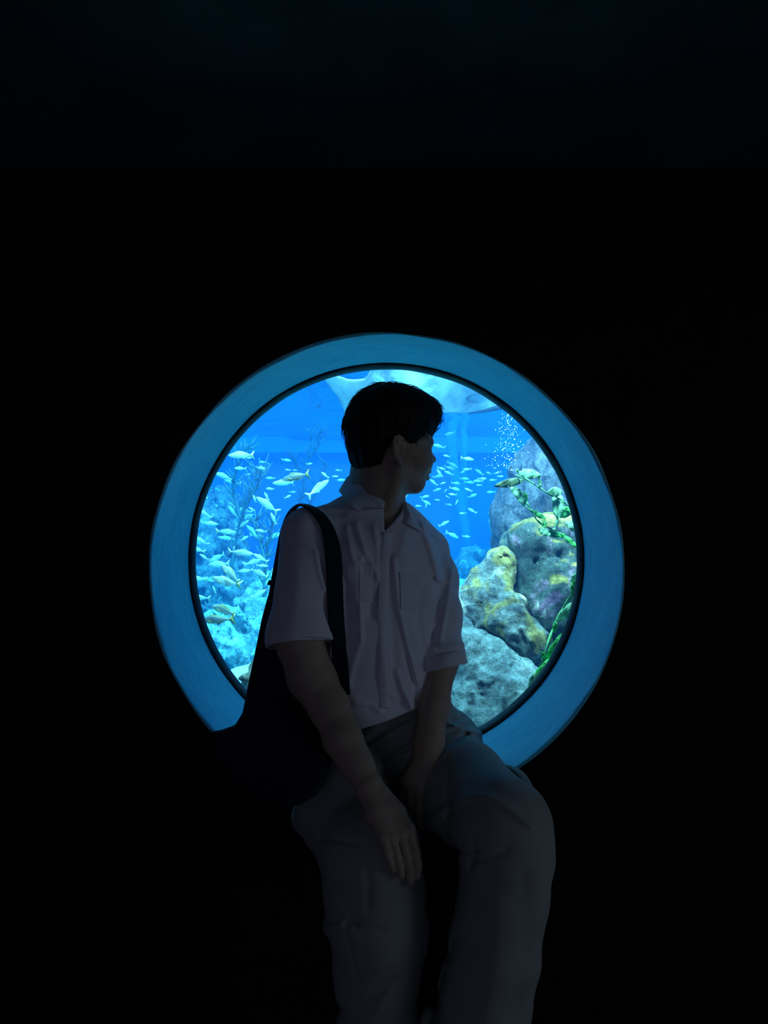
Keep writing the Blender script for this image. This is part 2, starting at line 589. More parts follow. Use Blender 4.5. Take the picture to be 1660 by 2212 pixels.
def catmull(pts, n):
    pts = np.array(pts, dtype=float)
    m = len(pts); out = []
    for t in np.linspace(0, m-1, n):
        i = min(int(t), m-2); s = t-i
        p0, p1, p2, p3 = pts[max(i-1, 0)], pts[i], pts[i+1], pts[min(i+2, m-1)]
        out.append(.5*((2*p1) + (-p0+p2)*s + (2*p0-5*p1+4*p2-p3)*s*s + (-p0+3*p1-3*p2+p3)*s**3))
    return np.array(out)

def patch(name, rows, mat, parent, thick=.003, nu=24, nv=16, push=0.0):
    """cloth piece: rows of 3D control points, resampled smoothly and given thickness"""
    r = np.array([catmull(x, nu) for x in rows])
    r = np.array([catmull(r[:, i], nv) for i in range(nu)]).transpose(1, 0, 2)
    du = np.gradient(r, axis=1); dv = np.gradient(r, axis=0)
    nn = np.cross(du, dv); nn /= np.maximum(np.linalg.norm(nn, axis=2, keepdims=True), 1e-9)
    if nn[..., 1].mean() > 0: nn = -nn; 
    top = r + nn*(thick/2 + push); bot = r - nn*(thick/2 - push)
    vs = np.concatenate([top.reshape(-1, 3), bot.reshape(-1, 3)])
    N = nu*nv; fs = []
    for j in range(nv-1):
        for i in range(nu-1):
            a, b, c, d = j*nu+i, j*nu+i+1, (j+1)*nu+i+1, (j+1)*nu+i
            fs += [(a, b, c, d), (N+d, N+c, N+b, N+a)]
    for i in range(nu-1):
        fs += [(i+1, i, N+i, N+i+1), ((nv-1)*nu+i, (nv-1)*nu+i+1, N+(nv-1)*nu+i+1, N+(nv-1)*nu+i)]
    for j in range(nv-1):
        fs += [(j*nu, (j+1)*nu, N+(j+1)*nu, N+j*nu), ((j+1)*nu+nu-1, j*nu+nu-1, N+j*nu+nu-1, N+(j+1)*nu+nu-1)]
    return obj(name, mesh_from(name, vs, np.array(fs)), mat, parent)
# ------------------------------------------------------------------ rocks of the tank
def rock_mat(name, base, spots, moss=None, rough=.75, sc=9, moss_lo=.52, bump=.9, speck=.8):
    """base tones with patches; spots = [(colour, noise scale, threshold, seed offset)]"""
    m, nt, lk = new_mat(name)
    b = nt['Principled BSDF']; b.inputs['Roughness'].default_value = rough; b.inputs['Specular IOR Level'].default_value = .35
    tc = nt.new('ShaderNodeTexCoord')
    n1 = node(nt, 'ShaderNodeTexNoise', Scale=sc, Detail=8.0, Roughness=.7, Distortion=.8)
    lk.new(tc.outputs['Object'], n1.inputs['Vector'])
    r = ramp(nt, [(.30, [c*.32 for c in base]), (.46, [c*.8 for c in base]), (.60, base), (.74, [min(1, c*1.9+.04) for c in base])])
    lk.new(n1.outputs['Fac'], r.inputs[0])
    cur = r.outputs[0]
    for (col, s, th, off) in spots:
        mp = nt.new('ShaderNodeMapping'); mp.inputs['Location'].default_value = (off, off*.7, -off)
        lk.new(tc.outputs['Object'], mp.inputs[0])
        n2 = node(nt, 'ShaderNodeTexNoise', Scale=s, Detail=6.0, Roughness=.6, Distortion=.5)
        lk.new(mp.outputs[0], n2.inputs['Vector'])
        r2 = ramp(nt, [(th, 0.0), (th+.07, .9)])
        lk.new(n2.outputs['Fac'], r2.inputs[0])
        mx = nt.new('ShaderNodeMixRGB'); mx.inputs[2].default_value = (*col, 1)
        lk.new(r2.outputs[0], mx.inputs[0]); lk.new(cur, mx.inputs[1]); cur = mx.outputs[0]
    if moss:
        ge = nt.new('ShaderNodeNewGeometry'); sp = nt.new('ShaderNodeSeparateXYZ'); lk.new(ge.outputs['Normal'], sp.inputs[0])
        n3 = node(nt, 'ShaderNodeTexNoise', Scale=14.0, Detail=6.0); lk.new(tc.outputs['Object'], n3.inputs['Vector'])
        ad = nt.new('ShaderNodeMath'); ad.operation = 'MULTIPLY_ADD'; ad.inputs[1].default_value = .55
        lk.new(n3.outputs['Fac'], ad.inputs[0]); lk.new(sp.outputs['Z'], ad.inputs[2])
        r3 = ramp(nt, [(moss_lo, 0.0), (min(1, moss_lo+.22), .92)]); lk.new(ad.outputs[0], r3.inputs[0])
        n4 = node(nt, 'ShaderNodeTexNoise', Scale=40.0, Detail=4.0); lk.new(tc.outputs['Object'], n4.inputs['Vector'])
        r4 = ramp(nt, [(.35, [c*.45 for c in moss]), (.65, [min(1, c*1.4) for c in moss])]); lk.new(n4.outputs['Fac'], r4.inputs[0])
        mx = nt.new('ShaderNodeMixRGB'); lk.new(r3.outputs[0], mx.inputs[0]); lk.new(cur, mx.inputs[1]); lk.new(r4.outputs[0], mx.inputs[2]); cur = mx.outputs[0]
    ns = node(nt, 'ShaderNodeTexNoise', Scale=sc*4.5, Detail=7.0, Roughness=.78, Distortion=.15); lk.new(tc.outputs['Object'], ns.inputs['Vector'])
    rs = ramp(nt, [(.36, .30), (.50, 1.0), (.66, 1.9)]); lk.new(ns.outputs['Fac'], rs.inputs[0])
    mm = nt.new('ShaderNodeMixRGB'); mm.blend_type = 'MULTIPLY'; mm.inputs[0].default_value = speck
    lk.new(cur, mm.inputs[1]); lk.new(rs.outputs[0], mm.inputs[2]); cur = mm.outputs[0]
    lk.new(cur, b.inputs['Base Color'])
    nb = node(nt, 'ShaderNodeTexNoise', Scale=30.0, Detail=9.0, Roughness=.72, Distortion=.2); lk.new(tc.outputs['Object'], nb.inputs['Vector'])
    bp = node(nt, 'ShaderNodeBump', Strength=bump, Distance=.03); lk.new(nb.outputs['Fac'], bp.inputs['Height']); lk.new(bp.outputs[0], b.inputs['Normal'])
    return m
M['rock_grey'] = rock_mat('grey_slate_rock', (.13, .14, .18), [((.24, .24, .30), 5, .60, 3)], None, sc=14)
M['rock_moss'] = rock_mat('grey_green_rock_with_ochre_algae', (.10, .155, .15), [((.40, .24, .40), 7, .565, 1.3), ((.75, .72, .62), 16, .64, 4)], (.38, .32, .08), moss_lo=.79, sc=12)
M['rock_pale'] = rock_mat('pale_encrusted_rock', (.24, .30, .31), [((.42, .35, .10), 6, .49, 2.2), ((.95, .93, .84), 7, .53, 7.1), ((.38, .24, .32), 8, .63, 5.5)], None, sc=13)
M['rock_face'] = rock_mat('blue_grey_rock', (.24, .33, .36), [((.46, .55, .60), 8, .58, 2.7), ((.12, .20, .20), 10, .60, 6.2)], None, sc=11)
M['rock_tan'] = rock_mat('tan_encrusted_rock', (.42, .38, .26), [((.85, .82, .70), 10, .60, 2.0)], None, sc=16)
M['reef'] = rock_mat('reef_rock', (.16, .32, .40), [((.50, .78, .85), 12, .57, 1.1), ((.05, .14, .20), 6, .55, 3.3)], None, sc=9)
M['coral'] = rock_mat('pale_coral_head', (.36, .60, .66), [((.80, .95, .95), 14, .56, 1.9), ((.08, .20, .28), 9, .60, 8.2)], None, sc=12)
M['sand'] = rock_mat('white_coral_sand', (.62, .66, .62), [((.80, .82, .78), 20, .55, 2)], None, sc=40, bump=.5)
M['algae'] = rock_mat('rock_under_green_algae', (.14, .36, .26), [((.30, .60, .42), 14, .55, 1)], None, sc=16)

ROCKS = []
def rock(name, blobs, mat, label, h=.012, amp=.05, fsc=6.0, k=.06, seed=0, ridge=0.0, group=None, cat='rock'):
    """blobs: (u, v, depth, half width px, half height px, half depth m, tilt deg)"""
    fs, los, his = [], [], []
    for (u, v, y, ru, rv, ry, tl) in blobs:
        c = P(u, v, y); s = y/FPX; t = math.radians(tl)
        ax = (Vector((math.cos(t), 0, math.sin(t))), Vector((0, 1, 0)), Vector((-math.sin(t), 0, math.cos(t))))
        r = (ru*s, ry, rv*s); fs.append(s_ell(c, r, ax))
        mr = max(r) if tl else None
        e = Vector((r[0], r[1], r[2])) if not tl else Vector((mr, r[1], mr))
        los.append(c - e); his.append(c + e)
    base = s_union(fs, k) if len(fs) > 1 else fs[0]
    def f(p):
        d = base(p)
        m = np.abs(d) < amp*2.5
        if m.any():
            q = p[m]
            w = q + .05*np.stack([vnoise(q, 7, seed+40), vnoise(q, 7, seed+41), vnoise(q, 7, seed+42)], 1)
            n = fbm(w, fsc, 4, seed, .52)
            if ridge: n = n + ridge*(.55 - np.abs(vnoise(w, fsc*1.6, seed+9)) - .5*np.abs(vnoise(w, fsc*3.7, seed+11)))
            d[m] = d[m] - amp*n
        for (g, l0, h0) in near:
            m = (np.abs(d) < .35) & ((p > l0) & (p < h0)).all(1)
            if m.any(): d[m] = np.maximum(d[m], .002 - g(p[m]))
        d = np.maximum(d, .008 - p[:, 2])
        return np.maximum(d, YB + .012 - p[:, 1])
    pad = amp*1.8 + .02
    lo = np.array([min(l[i] for l in los) for i in range(3)]) - pad
    hi = np.array([max(l[i] for l in his) for i in range(3)]) + pad
    near = [q for q in ROCKS if (lo < q[2]).all() and (hi > q[1]).all()]
    v_, f_ = polygonise(f, lo, hi, h)
    ROCKS.append((f, lo.astype(F32), hi.astype(F32)))
    c = Vector(v_.mean(0)); c.z = float(v_[:, 2].min())
    o = obj(name, mesh_from(name, v_ - np.array(c, dtype=np.float32), f_), mat); o.location = c
    tag(o, label, cat, group)
    return o
rock('rock', [(1190, 1120, 3.02, 78, 130, .22, 0), (1158, 1010, 3.05, 40, 72, .16, -8), (1112, 1160, 3.05, 32, 110, .16, 6), (1235, 1090, 3.05, 70, 130, .2, 0), (1190, 1420, 3.1, 150, 260, .3, 0)], M['rock_grey'],
     'dark grey rock spire rising behind the green kelp at the window edge', h=.010, amp=.030, fsc=9, seed=3, ridge=.6)
rock('boulder', [(1192, 1288, 2.66, 94, 128, .20, 0), (1160, 1165, 2.66, 58, 50, .13, 0), (1225, 1160, 2.68, 60, 60, .13, 0), (1250, 1330, 2.68, 70, 130, .14, 0), (1110, 1210, 2.7, 30, 60, .1, 0), (1200, 1520, 2.75, 110, 200, .2, 0)], M['rock_moss'],
     'round boulder with ochre and purple growth on top, under the kelp', h=.0085, amp=.022, fsc=9, seed=11, ridge=.5)
rock('rock', [(1068, 1245, 2.62, 38, 62, .10, -20), (1035, 1300, 2.58, 50, 58, .11, -20), (1085, 1330, 2.52, 60, 45, .10, 30), (1140, 1385, 2.49, 42, 42, .09, 40), (1090, 1480, 2.66, 90, 140, .15, 0)], M['rock_pale'],
     'pale knobbly rock ridge crusted white and ochre in front of the boulder', h=.007, amp=.020, fsc=12, seed=21, ridge=.6)
rock('rock', [(1050, 1430, 2.50, 95, 95, .12, -25), (1000, 1420, 2.52, 45, 110, .10, 0), (1085, 1530, 2.40, 120, 90, .12, 15), (990, 1580, 2.42, 110, 90, .12, 0), (1050, 1800, 2.6, 200, 230, .2, 0)], M['rock_face'],
     'large blue grey rock face filling the lower right of the window', h=.0075, amp=.022, fsc=10, seed=31, ridge=.7)
rock('reef_rock', [(395, 1200, 4.9, 110, 130, .5, -10), (455, 1140, 5.0, 50, 75, .4, 0), (420, 1330, 4.6, 110, 110, .4, 0), (500, 1290, 4.7, 60, 70, .3, 0), (450, 1560, 4.6, 200, 200, .5, 0)], M['reef'],
     'tall blue reef rock at the left window edge behind the fish', h=.017, amp=.075, fsc=6, seed=41, ridge=1.3, k=.15)
rock('reef_rock', [(565, 1330, 4.2, 52, 60, .2, 10), (590, 1280, 4.3, 35, 40, .2, 0), (640, 1350, 4.3, 70, 60, .2, 0), (580, 1560, 4.3, 120, 190, .3, 0)], M['coral'],
     'lumpy pale coral heap just left of the bag', h=.014, amp=.050, fsc=10, seed=51, ridge=1.5, k=.08)
rock('reef_rock', [(470, 1375, 3.9, 52, 45, .2, 0), (530, 1400, 3.9, 50, 52, .2, 0), (500, 1560, 3.9, 110, 130, .25, 0)], M['coral'],
     'low cyan coral mound at the lower left of the window', h=.013, amp=.045, fsc=11, seed=61, ridge=1.5, k=.08)
rock('sand_bank', [(520, 1490, 3.2, 75, 42, .25, 12), (620, 1480, 3.2, 100, 60, .25, 0), (540, 1640, 3.2, 160, 150, .3, 0)], M['sand'],
     'bright sand bank beside the tan rock at the bottom left', h=.012, amp=.012, fsc=9, seed=71, cat='sand')
rock('rock', [(545, 1500, 2.55, 36, 52, .08, -25), (600, 1480, 2.6, 60, 60, .1, 0), (560, 1640, 2.6, 90, 130, .15, 0)], M['rock_tan'],
     'tan encrusted rock in front of the sand bank by the bag', h=.008, amp=.020, fsc=12, seed=81, ridge=.5)
rock('rock', [(1003, 1225, 5.4, 34, 26, .15, 0), (1042, 1212, 5.5, 22, 20, .12, 0), (968, 1240, 5.4, 30, 28, .2, 0), (1000, 1290, 5.5, 90, 55, .3, 0)], M['reef'],
     'small blue rock heap far behind, between shirt shoulder and ochre ridge', h=.022, amp=.055, fsc=7, seed=91, ridge=.6)
rock('reef_rock', [(1080, 1150, 4.9, 17, 60, .12, 0), (1072, 1110, 4.9, 12, 24, .1, 0), (1100, 1300, 4.9, 50, 140, .2, 0)], M['coral'],
     'narrow pale blue coral column left of the grey spire', h=.018, amp=.035, fsc=9, seed=95, ridge=.6)
rock('algae_mound', [(1000, 1300, 4.2, 60, 48, .2, -6), (950, 1350, 4.2, 70, 60, .2, 0), (980, 1500, 4.2, 150, 130, .3, 0)], M['algae'],
     'low green algae mound seen between the shirt sleeve and the pale ridge', h=.016, amp=.020, fsc=10, seed=97, cat='rock')
# far reef low along the tank, sand bed
def bed():
    n1, n2 = 90, 80
    xs = np.linspace(-TX+.01, TX-.01, n1); ys = np.linspace(YB+.01, TY1-.01, n2)
    X, Y = np.meshgrid(xs, ys); p = np.stack([X.ravel(), Y.ravel(), 0*X.ravel()], 1).astype(F32)
    z = .20 + .06*fbm(p, 1.4, 3, 3) + .012*vnoise(p, 8, 5)
    v_ = p.copy(); v_[:, 2] = z
    idx = np.arange(n1*n2).reshape(n2, n1)
    f_ = np.stack([idx[:-1, :-1], idx[:-1, 1:], idx[1:, 1:], idx[1:, :-1]], -1).reshape(-1, 4)
    tag(obj('ground', mesh_from('ground', v_, f_), M['sand']), 'sand bed of the aquarium tank', kind='structure')
bed()

# ------------------------------------------------------------------ fish
def fish_mat(name, back, belly, tail=None):
    m, nt, lk = new_mat(name)
    b = nt['Principled BSDF']; b.inputs['Roughness'].default_value = .32; b.inputs['Specular IOR Level'].default_value = .6; b.inputs['Metallic'].default_value = .15
    tc = nt.new('ShaderNodeTexCoord'); sp = nt.new('ShaderNodeSeparateXYZ'); lk.new(tc.outputs['Object'], sp.inputs[0])
    mr = nt.new('ShaderNodeMapRange'); mr.inputs['From Min'].default_value = -.13; mr.inputs['From Max'].default_value = .13
    lk.new(sp.outputs['Z'], mr.inputs[0])
    r = ramp(nt, [(.0, [c*.9 for c in belly]), (.42, belly), (.54, [.5*(x+y) for x, y in zip(back, belly)]), (.62, belly), (.78, back), (1.0, [c*.7 for c in back])])
    lk.new(mr.outputs[0], r.inputs[0])
    n = node(nt, 'ShaderNodeTexVoronoi', Scale=46.0); lk.new(tc.outputs['Object'], n.inputs['Vector'])
    bp = node(nt, 'ShaderNodeBump', Strength=.09, Distance=.01); lk.new(n.outputs['Distance'], bp.inputs['Height']); lk.new(bp.outputs[0], b.inputs['Normal'])
    lk.new(r.outputs[0], b.inputs['Base Color'])
    return m
M['fish_silver'] = fish_mat('silver_fish_skin', (.30, .46, .48), (.62, .80, .84))
M['fish_grey'] = fish_mat('grey_silver_fish_skin', (.24, .34, .34), (.56, .68, .70))
M['fish_yellow'] = fish_mat('yellow_backed_fish_skin', (.40, .48, .30), (.62, .74, .74))
M['fin_silver'] = simple('silver_fin', (.46, .62, .64), .5, .15, 20)
M['fin_yellow'] = simple('yellow_fin', (.62, .66, .26), .5, .15, 20)
M['fish_eye'] = simple('dark_fish_eye', (.01, .01, .012), .1)

def fish_meshes(kind, deep, bend):
    """unit-length fish along -x (head) .. +x (tail)"""
    prof = [(-.5, .004, .0), (-.47, .030, -.004), (-.42, .062, -.004), (-.34, .098, -.002), (-.22, .128, 0), (-.08, .138, 0), (.06, .122, 0), (.18, .090, .002), (.28, .056, .003), (.345, .034, .003), (.38, .030, .003)]
    def by(x): return bend*max(0, x+.1)**2
    m = MB(); n = 12; vs, fs = [], []
    for (x, h, dz) in prof:
        h = h*deep
        for k in range(n):
            t = 2*math.pi*k/n
            vs.append((x, by(x) + .46*h*math.sin(t)*(1 if x < .2 else .8), dz + h*math.cos(t)*(1.0 if math.cos(t) > 0 else 1.05)))
    for i in range(len(prof)-1):
        for k in range(n):
            fs.append((i*n+k, i*n+(k+1) % n, (i+1)*n+(k+1) % n, (i+1)*n+k))
    fs += [tuple(reversed(range(n))), tuple((len(prof)-1)*n+k for k in range(n))]
    m.add(vs, fs)
    body = mesh_from(kind+'_body', m.v, m.f)
    def fin(pts, name, th=.006, y0=None):
        m = MB(); k = len(pts); c = Vector((sum(p[0] for p in pts)/k, 0, sum(p[1] for p in pts)/k))
        f1 = [Vector((p[0], (by(p[0]) if y0 is None else y0[i]) , p[1])) for i, p in enumerate(pts)]
        vs = [p + Vector((0, th*.25, 0)) for p in f1] + [p - Vector((0, th*.25, 0)) for p in f1]
        cy_ = sum(p.y for p in f1)/k
        vs += [Vector((c.x, cy_+th, c.z)), Vector((c.x, cy_-th, c.z))]
        fs = []
        for i in range(k):
            j = (i+1) % k
            fs += [(i, j, 2*k), (k+j, k+i, 2*k+1), (j, i, k+i, k+j)]
        m.add(vs, fs); return mesh_from(kind+'_'+name, m.v, m.f)
    tail = fin([(.36, .030), (.40, .055), (.46, .115), (.53, .165), (.545, .16), (.50, .085), (.465, .012), (.463, -.010), (.50, -.085), (.545, -.165), (.53, -.17), (.46, -.115), (.40, -.05), (.36, -.028)], 'tail')
    dorsal = fin([(-.22, .118*deep), (-.17, .118*deep+.045), (-.08, .135*deep+.042), (.06, .118*deep+.030), (.20, .082*deep+.022), (.28, .052*deep+.010), (.22, .068*deep), (.02, .120*deep), (-.12, .130*deep)], 'dorsal')
    anal = fin([(.02, -.125*deep), (.05, -.125*deep-.045), (.14, -.10*deep-.025), (.26, -.060*deep-.012), (.24, -.065*deep), (.10, -.11*deep)], 'anal')
    pect = [fin([(-.26, -.015), (-.22, -.002), (-.10, -.045), (-.09, -.06), (-.15, -.06), (-.24, -.03)], 'pectoral', .004, [s*(.056*deep+.004*i) if i < 2 else s*(.075*deep) for i in range(6)]) for s in (1, -1)]
    m = MB()
    for s in (1, -1):
        c = Vector((-.405, s*.030*deep, .018*deep)); vs, fs = [], []
        for a in range(4):
            for b in range(8):
                th, ph = math.pi*(a+.5)/4, 2*math.pi*b/8
                vs.append(c + Vector((math.sin(th)*math.cos(ph)*.017, math.cos(th)*.009, math.sin(th)*math.sin(ph)*.017)))
        for a in range(3):
            for b in range(8): fs.append((a*8+b, a*8+(b+1) % 8, (a+1)*8+(b+1) % 8, (a+1)*8+b))
        m.add(vs, fs)
    eyes = mesh_from(kind+'_eyes', m.v, m.f)
    return dict(body=body, tail=tail, dorsal=dorsal, anal=anal, pect=pect, eyes=eyes)
PROTO = {}
def fish_proto(key, skin, fin, deep, bend, detail):
    me = fish_meshes(key, deep, bend)
    root = obj('fish', me['body'], M[skin])
    def child(name, mesh, mat): 
        c = bpy.data.objects.new(name, mesh); COL.objects.link(c); mesh.materials.append(M[mat]) if not mesh.materials else None; c.parent = root
    child('tail_fin', me['tail'], fin); child('dorsal_fin', me['dorsal'], fin)
    if detail:
        child('anal_fin', me['anal'], fin)
        for q in me['pect']: child('pectoral_fin', q, fin)
        child('eyes', me['eyes'], 'fish_eye')
    PROTO[key] = [root, False]
for i, b in enumerate((-.5, 0, .55)):
    fish_proto('silver%d' % i, 'fish_silver', 'fin_silver', .86, b, True)
    fish_proto('yellow%d' % i, 'fish_yellow', 'fin_yellow', .92, b, True)
    fish_proto('grey%d' % i, 'fish_grey', 'fin_yellow', .86, b, True)
    fish_proto('small%d' % i, 'fish_silver', 'fin_silver', .95, b, False)

def place_fish(key, u, v, y, L, deg, facing, yaw, label, group):
    """L: length in px; deg: upward tilt of the head; facing -1 = head to the left of the photo, +1 = to the right"""
    root, used = PROTO[key]
    if not used:
        o = root; PROTO[key][1] = True
    else:
        o = root.copy(); COL.objects.link(o)
        for ch in root.children:
            c = ch.copy(); COL.objects.link(c); c.parent = o
    o.location = P(u, v, y)
    s = L*y/FPX/max(.45, math.cos(math.radians(yaw)))/1.04
    o.scale = (s, s, s)
    a = math.radians(deg)
    Rm = Matrix.Rotation(math.pi if facing > 0 else 0, 4, 'Z')
    Rp = Matrix.Rotation(a if facing < 0 else a, 4, 'Y') 
    Ry = Matrix.Rotation(math.radians(yaw), 4, 'Z')
    o.rotation_euler = (Ry @ Rm @ Rp).to_euler()
    o['label'] = label; o['category'] = 'fish'
    if group: o['group'] = group
    return o
frng = random.Random(11)
GL = 'school of fish at the left of the window'
GR = 'school of small fish at the right of the head'
LEFT = [ # u, v, length px, head tilt, facing, kind, own label
 (522, 983, 56, -3, -1, 'grey', 'grey fish alone at the top of the left school, facing the window edge'),
 (483, 1029, 46, 22, -1, 'silver', 'silver fish with raised head near the left window edge, high in the school'),
 (502, 1041, 36, 14, -1, 'silver', 'silver fish tucked behind the tail of the upper raised-head fish'),
 (613, 1043, 48, -2, -1, 'silver', 'silver fish swimming below and overlapping the large grey fish beside the collar'),
 (638, 1030, 64, -10, -1, 'grey', 'largest grey fish high in the left school, level with the shirt collar'),
 (688, 1054, 60, 38, 1, 'silver', 'bright fish climbing steeply toward the shirt collar'),
 (577, 1090, 54, 34, -1, 'yellow', 'yellow-tailed fish angled nose up, left of the strapped shoulder'),
 (504, 1106, 36, 52, -1, 'silver', 'silver fish pointing steeply up in the middle of the left school'),
 (527, 1102, 34, 15, -1, 'silver', 'silver fish directly right of the steep silver fish mid school'),
 (533, 1117, 34, 22, 1, 'silver', 'silver fish rising to the right beneath the mid school pair'),
 (525, 1134, 36, 40, 1, 'grey', 'grey fish swimming up to the right below the mid school trio'),
 (441, 1109, 36, 35, -1, 'silver', 'silver fish with nose up hard against the left window seal, upper one'),
 (453, 1131, 38, -4, 1, 'silver', 'silver fish facing right below the nose-up fish at the left seal'),
 (489, 1149, 46, -3, 1, 'grey', 'grey fish facing right, upper of two stacked left of the big sea fan'),
 (490, 1163, 40, 8, -1, 'silver', 'silver fish facing left, lower of two stacked left of the big sea fan'),
 (545, 1147, 38, 46, -1, 'silver', 'silver fish diving away down right in front of the big sea fan'),
 (564, 1147, 26, 10, -1, 'silver', None), (528, 1163, 22, 30, 1, 'silver', None), (557, 1158, 30, -6, 1, 'silver', None),
 (593, 1158, 38, 22, 1, 'silver', 'bright silver fish touching the outline of the upper shirt sleeve'),
 (434, 1168, 38, 28, -1, 'silver', 'silver fish nose up at the left seal, middle one of that edge'),
 (426, 1187, 34, 18, -1, 'yellow', 'yellow-finned fish half cut off by the left seal, mid height'),
 (469, 1205, 44, -24, -1, 'silver', 'silver fish heading down left with bright body, mid left'),
 (521, 1194, 54, -6, 1, 'silver', 'long silver fish facing right at sleeve height'),
 (505, 1185, 14, 70, 1, 'silver', None), (563, 1205, 36, 30, -1, 'silver', 'silver fish nose up just left of the middle of the sleeve'),
 (547, 1214, 38, 18, 1, 'silver', 'silver fish facing right below the nose-up fish by the sleeve'), (567, 1222, 26, -4, 1, 'silver', None),
 (472, 1219, 52, -4, -1, 'silver', 'slim silver fish level with the sleeve, facing left above two big ones'),
 (499, 1239, 62, 32, -1, 'yellow', 'large yellow-backed fish nose up, upper of the two big middle ones'),
 (486, 1256, 66, 14, -1, 'yellow', 'large pale fish with bright snout, lower of the two big middle ones'),
 (563, 1239, 42, 20, -1, 'yellow', 'bright fish with pale snout next to the top of the bag'),
 (426, 1250, 40, 8, -1, 'yellow', 'yellow-tailed fish leaving past the left seal, beside the big pair'),
 (463, 1273, 18, 60, -1, 'silver', None), (432, 1291, 40, 6, -1, 'yellow', 'yellow-tailed fish at the left seal below the big pair'),
 (485, 1318, 66, 12, -1, 'yellow', 'large olive-backed fish with yellow tail, upper of the lowest two'),
 (466, 1339, 74, -2, -1, 'grey', 'largest pale grey fish low down, lowest of the left school'),
 (560, 1282, 36, 30, 1, 'silver', 'silver fish over the coral heap beside the bag'), (530, 1233, 32, -5, -1, 'silver', None),
 (441, 1072, 22, -30, 1, 'silver', None), (441, 1203, 22, 35, -1, 'silver', None),
 (540, 989, 16, -6, -1, 'small', None), (566, 998, 16, 2, -1, 'small', None), (619, 994, 22, -6, 1, 'small', None), (563, 1011, 24, -8, 1, 'small', None), (519, 1012, 28, 4, -1, 'small', None),
 (536, 1025, 13, 10, 1, 'small', None), (584, 1033, 22, 4, -1, 'small', None), (584, 1056, 18, 4, -1, 'small', None), (622, 1073, 16, 25, 1, 'small', None), (633, 1063, 14, 0, 1, 'small', None),
 (576, 1072, 20, 62, -1, 'small', None), (550, 1077, 18, 70, -1, 'small', None), (544, 1100, 17, 30, -1, 'small', None), (551, 1123, 12, 70, 1, 'small', None), (591, 1120, 26, 66, -1, 'small', None),
 (602, 1102, 12, 10, 1, 'small', None), (731, 1016, 14, 8, -1, 'small', None), (725, 1029, 13, 0, 1, 'small', None), (739, 1037, 22, 0, -1, 'small', None), (702, 1026, 20, 40, -1, 'small', None),
 (755, 990, 12, 80, 1, 'small', None), (669, 1002, 13, 8, 1, 'small', None), (579, 1001, 6, 0, 1, 'small', None), (638, 1016, 11, 4, -1, 'small', None), (622, 1015, 12, 10, -1, 'small', None)]
RIGHT = [(972, 937, 22, -8, -1), (948, 964, 30, 14, -1), (965, 985, 15, 16, -1), (1011, 991, 29, -8, 1), (978, 1004, 28, -26, 1), (972, 1011, 26, -16, 1), (1010, 1014, 20, -4, -1), (954, 1012, 19, -14, 1), (970, 1022, 22, 26, -1), (1036, 1020, 23, 36, -1),
 (1057, 1022, 14, 20, -1), (1073, 1022, 12, 10, 1), (1082, 1029, 12, 0, 1), (1065, 1037, 16, 0, -1), (1043, 1034, 18, 2, 1), (1033, 1039, 21, 4, -1), (1004, 1034, 21, -2, 1), (1015, 1042, 22, -4, 1), (1035, 1048, 12, 0, -1), (986, 1044, 19, -2, 1),
 (946, 1029, 22, 12, 1), (950, 1022, 20, 55, -1), (937, 1042, 22, 40, -1), (957, 1044, 14, 20, 1), (983, 1056, 21, -12, 1), (1012, 1058, 17, 25, -1), (945, 1058, 19, 20, 1), (963, 1060, 10, 50, 1), (978, 1068, 18, 8, -1), (1021, 1071, 21, 22, 1),
 (1060, 1063, 18, 0, -1), (919, 1073, 20, 12, 1), (945, 1080, 12, -4, 1), (921, 1085, 24, -26, 1), (904, 1093, 13, 4, -1), (876, 1074, 18, 60, 1), (921, 1093, 10, 80, 1), (970, 1090, 16, -10, 1), (1020, 1103, 21, 30, -1), (999, 1109, 14, 0, -1),
 (960, 1131, 26, 28, 1), (979, 1156, 30, -24, 1), (1008, 1159, 18, -4, 1), (999, 1020, 13, 20, 1), (987, 1085, 11, 60, 1), (967, 1073, 10, 30, -1)]
SEEN = {}
def auto_label(u, v, L, dg, fc, place):
    size = 'tiny' if L < 14 else 'small' if L < 24 else 'mid-sized'
    tilt = 'steeply tilted' if abs(dg) > 42 else 'rising' if dg > 16 else 'dipping' if dg < -14 else 'level'
    return '%s %s fish facing %s, %s' % (size, tilt, 'left' if fc < 0 else 'right', place)
def place_left(u, v):
    if u > 690: return 'close behind the neck and collar'
    if v < 1000: return 'high in open blue left of the head'
    if v < 1045: return 'around the large grey fish beside the collar' if u > 570 else 'under the lone top fish of the left school'
    if u < 470: return 'at the left window seal'
    if v < 1130: return 'above the middle of the left school' if u < 570 else 'just left of the strapped shoulder'
    return 'beside the shirt sleeve' if u > 520 else 'low in the left school'
def place_right(u, v):
    if v > 1125: return 'over the far shoulder'
    if u < 935: return 'just under the chin'
    if v > 1064: return 'beneath the right school'
    if u < 960: return 'right in front of the lips'
    if u > 1050: return 'at the right end of the right school'
    if v < 1020: return 'on top of the right school'
    return 'in the heart of the right school' if u < 1000 else 'in the right half of the right school'
FG = []
for (u, v, L, dg, fc, kind, lab) in LEFT:
    y = min(4.4, max(2.55, 178.0/L*frng.uniform(.9, 1.1) if L > 30 else frng.uniform(3.3, 4.4)))
    if u < 475 or v > 1300: y = min(y, 3.6)
    if u > 500 and v > 1200: y = min(y, 3.3)
    kk = kind + str(frng.choice((0, 1, 2)))
    g = GL
    if lab is None:
        lab = auto_label(u, v, L, dg, fc, place_left(u, v)); g = GL
    place_fish(kk, u, v, y, L, dg, fc, frng.uniform(-28, 28), lab, g)
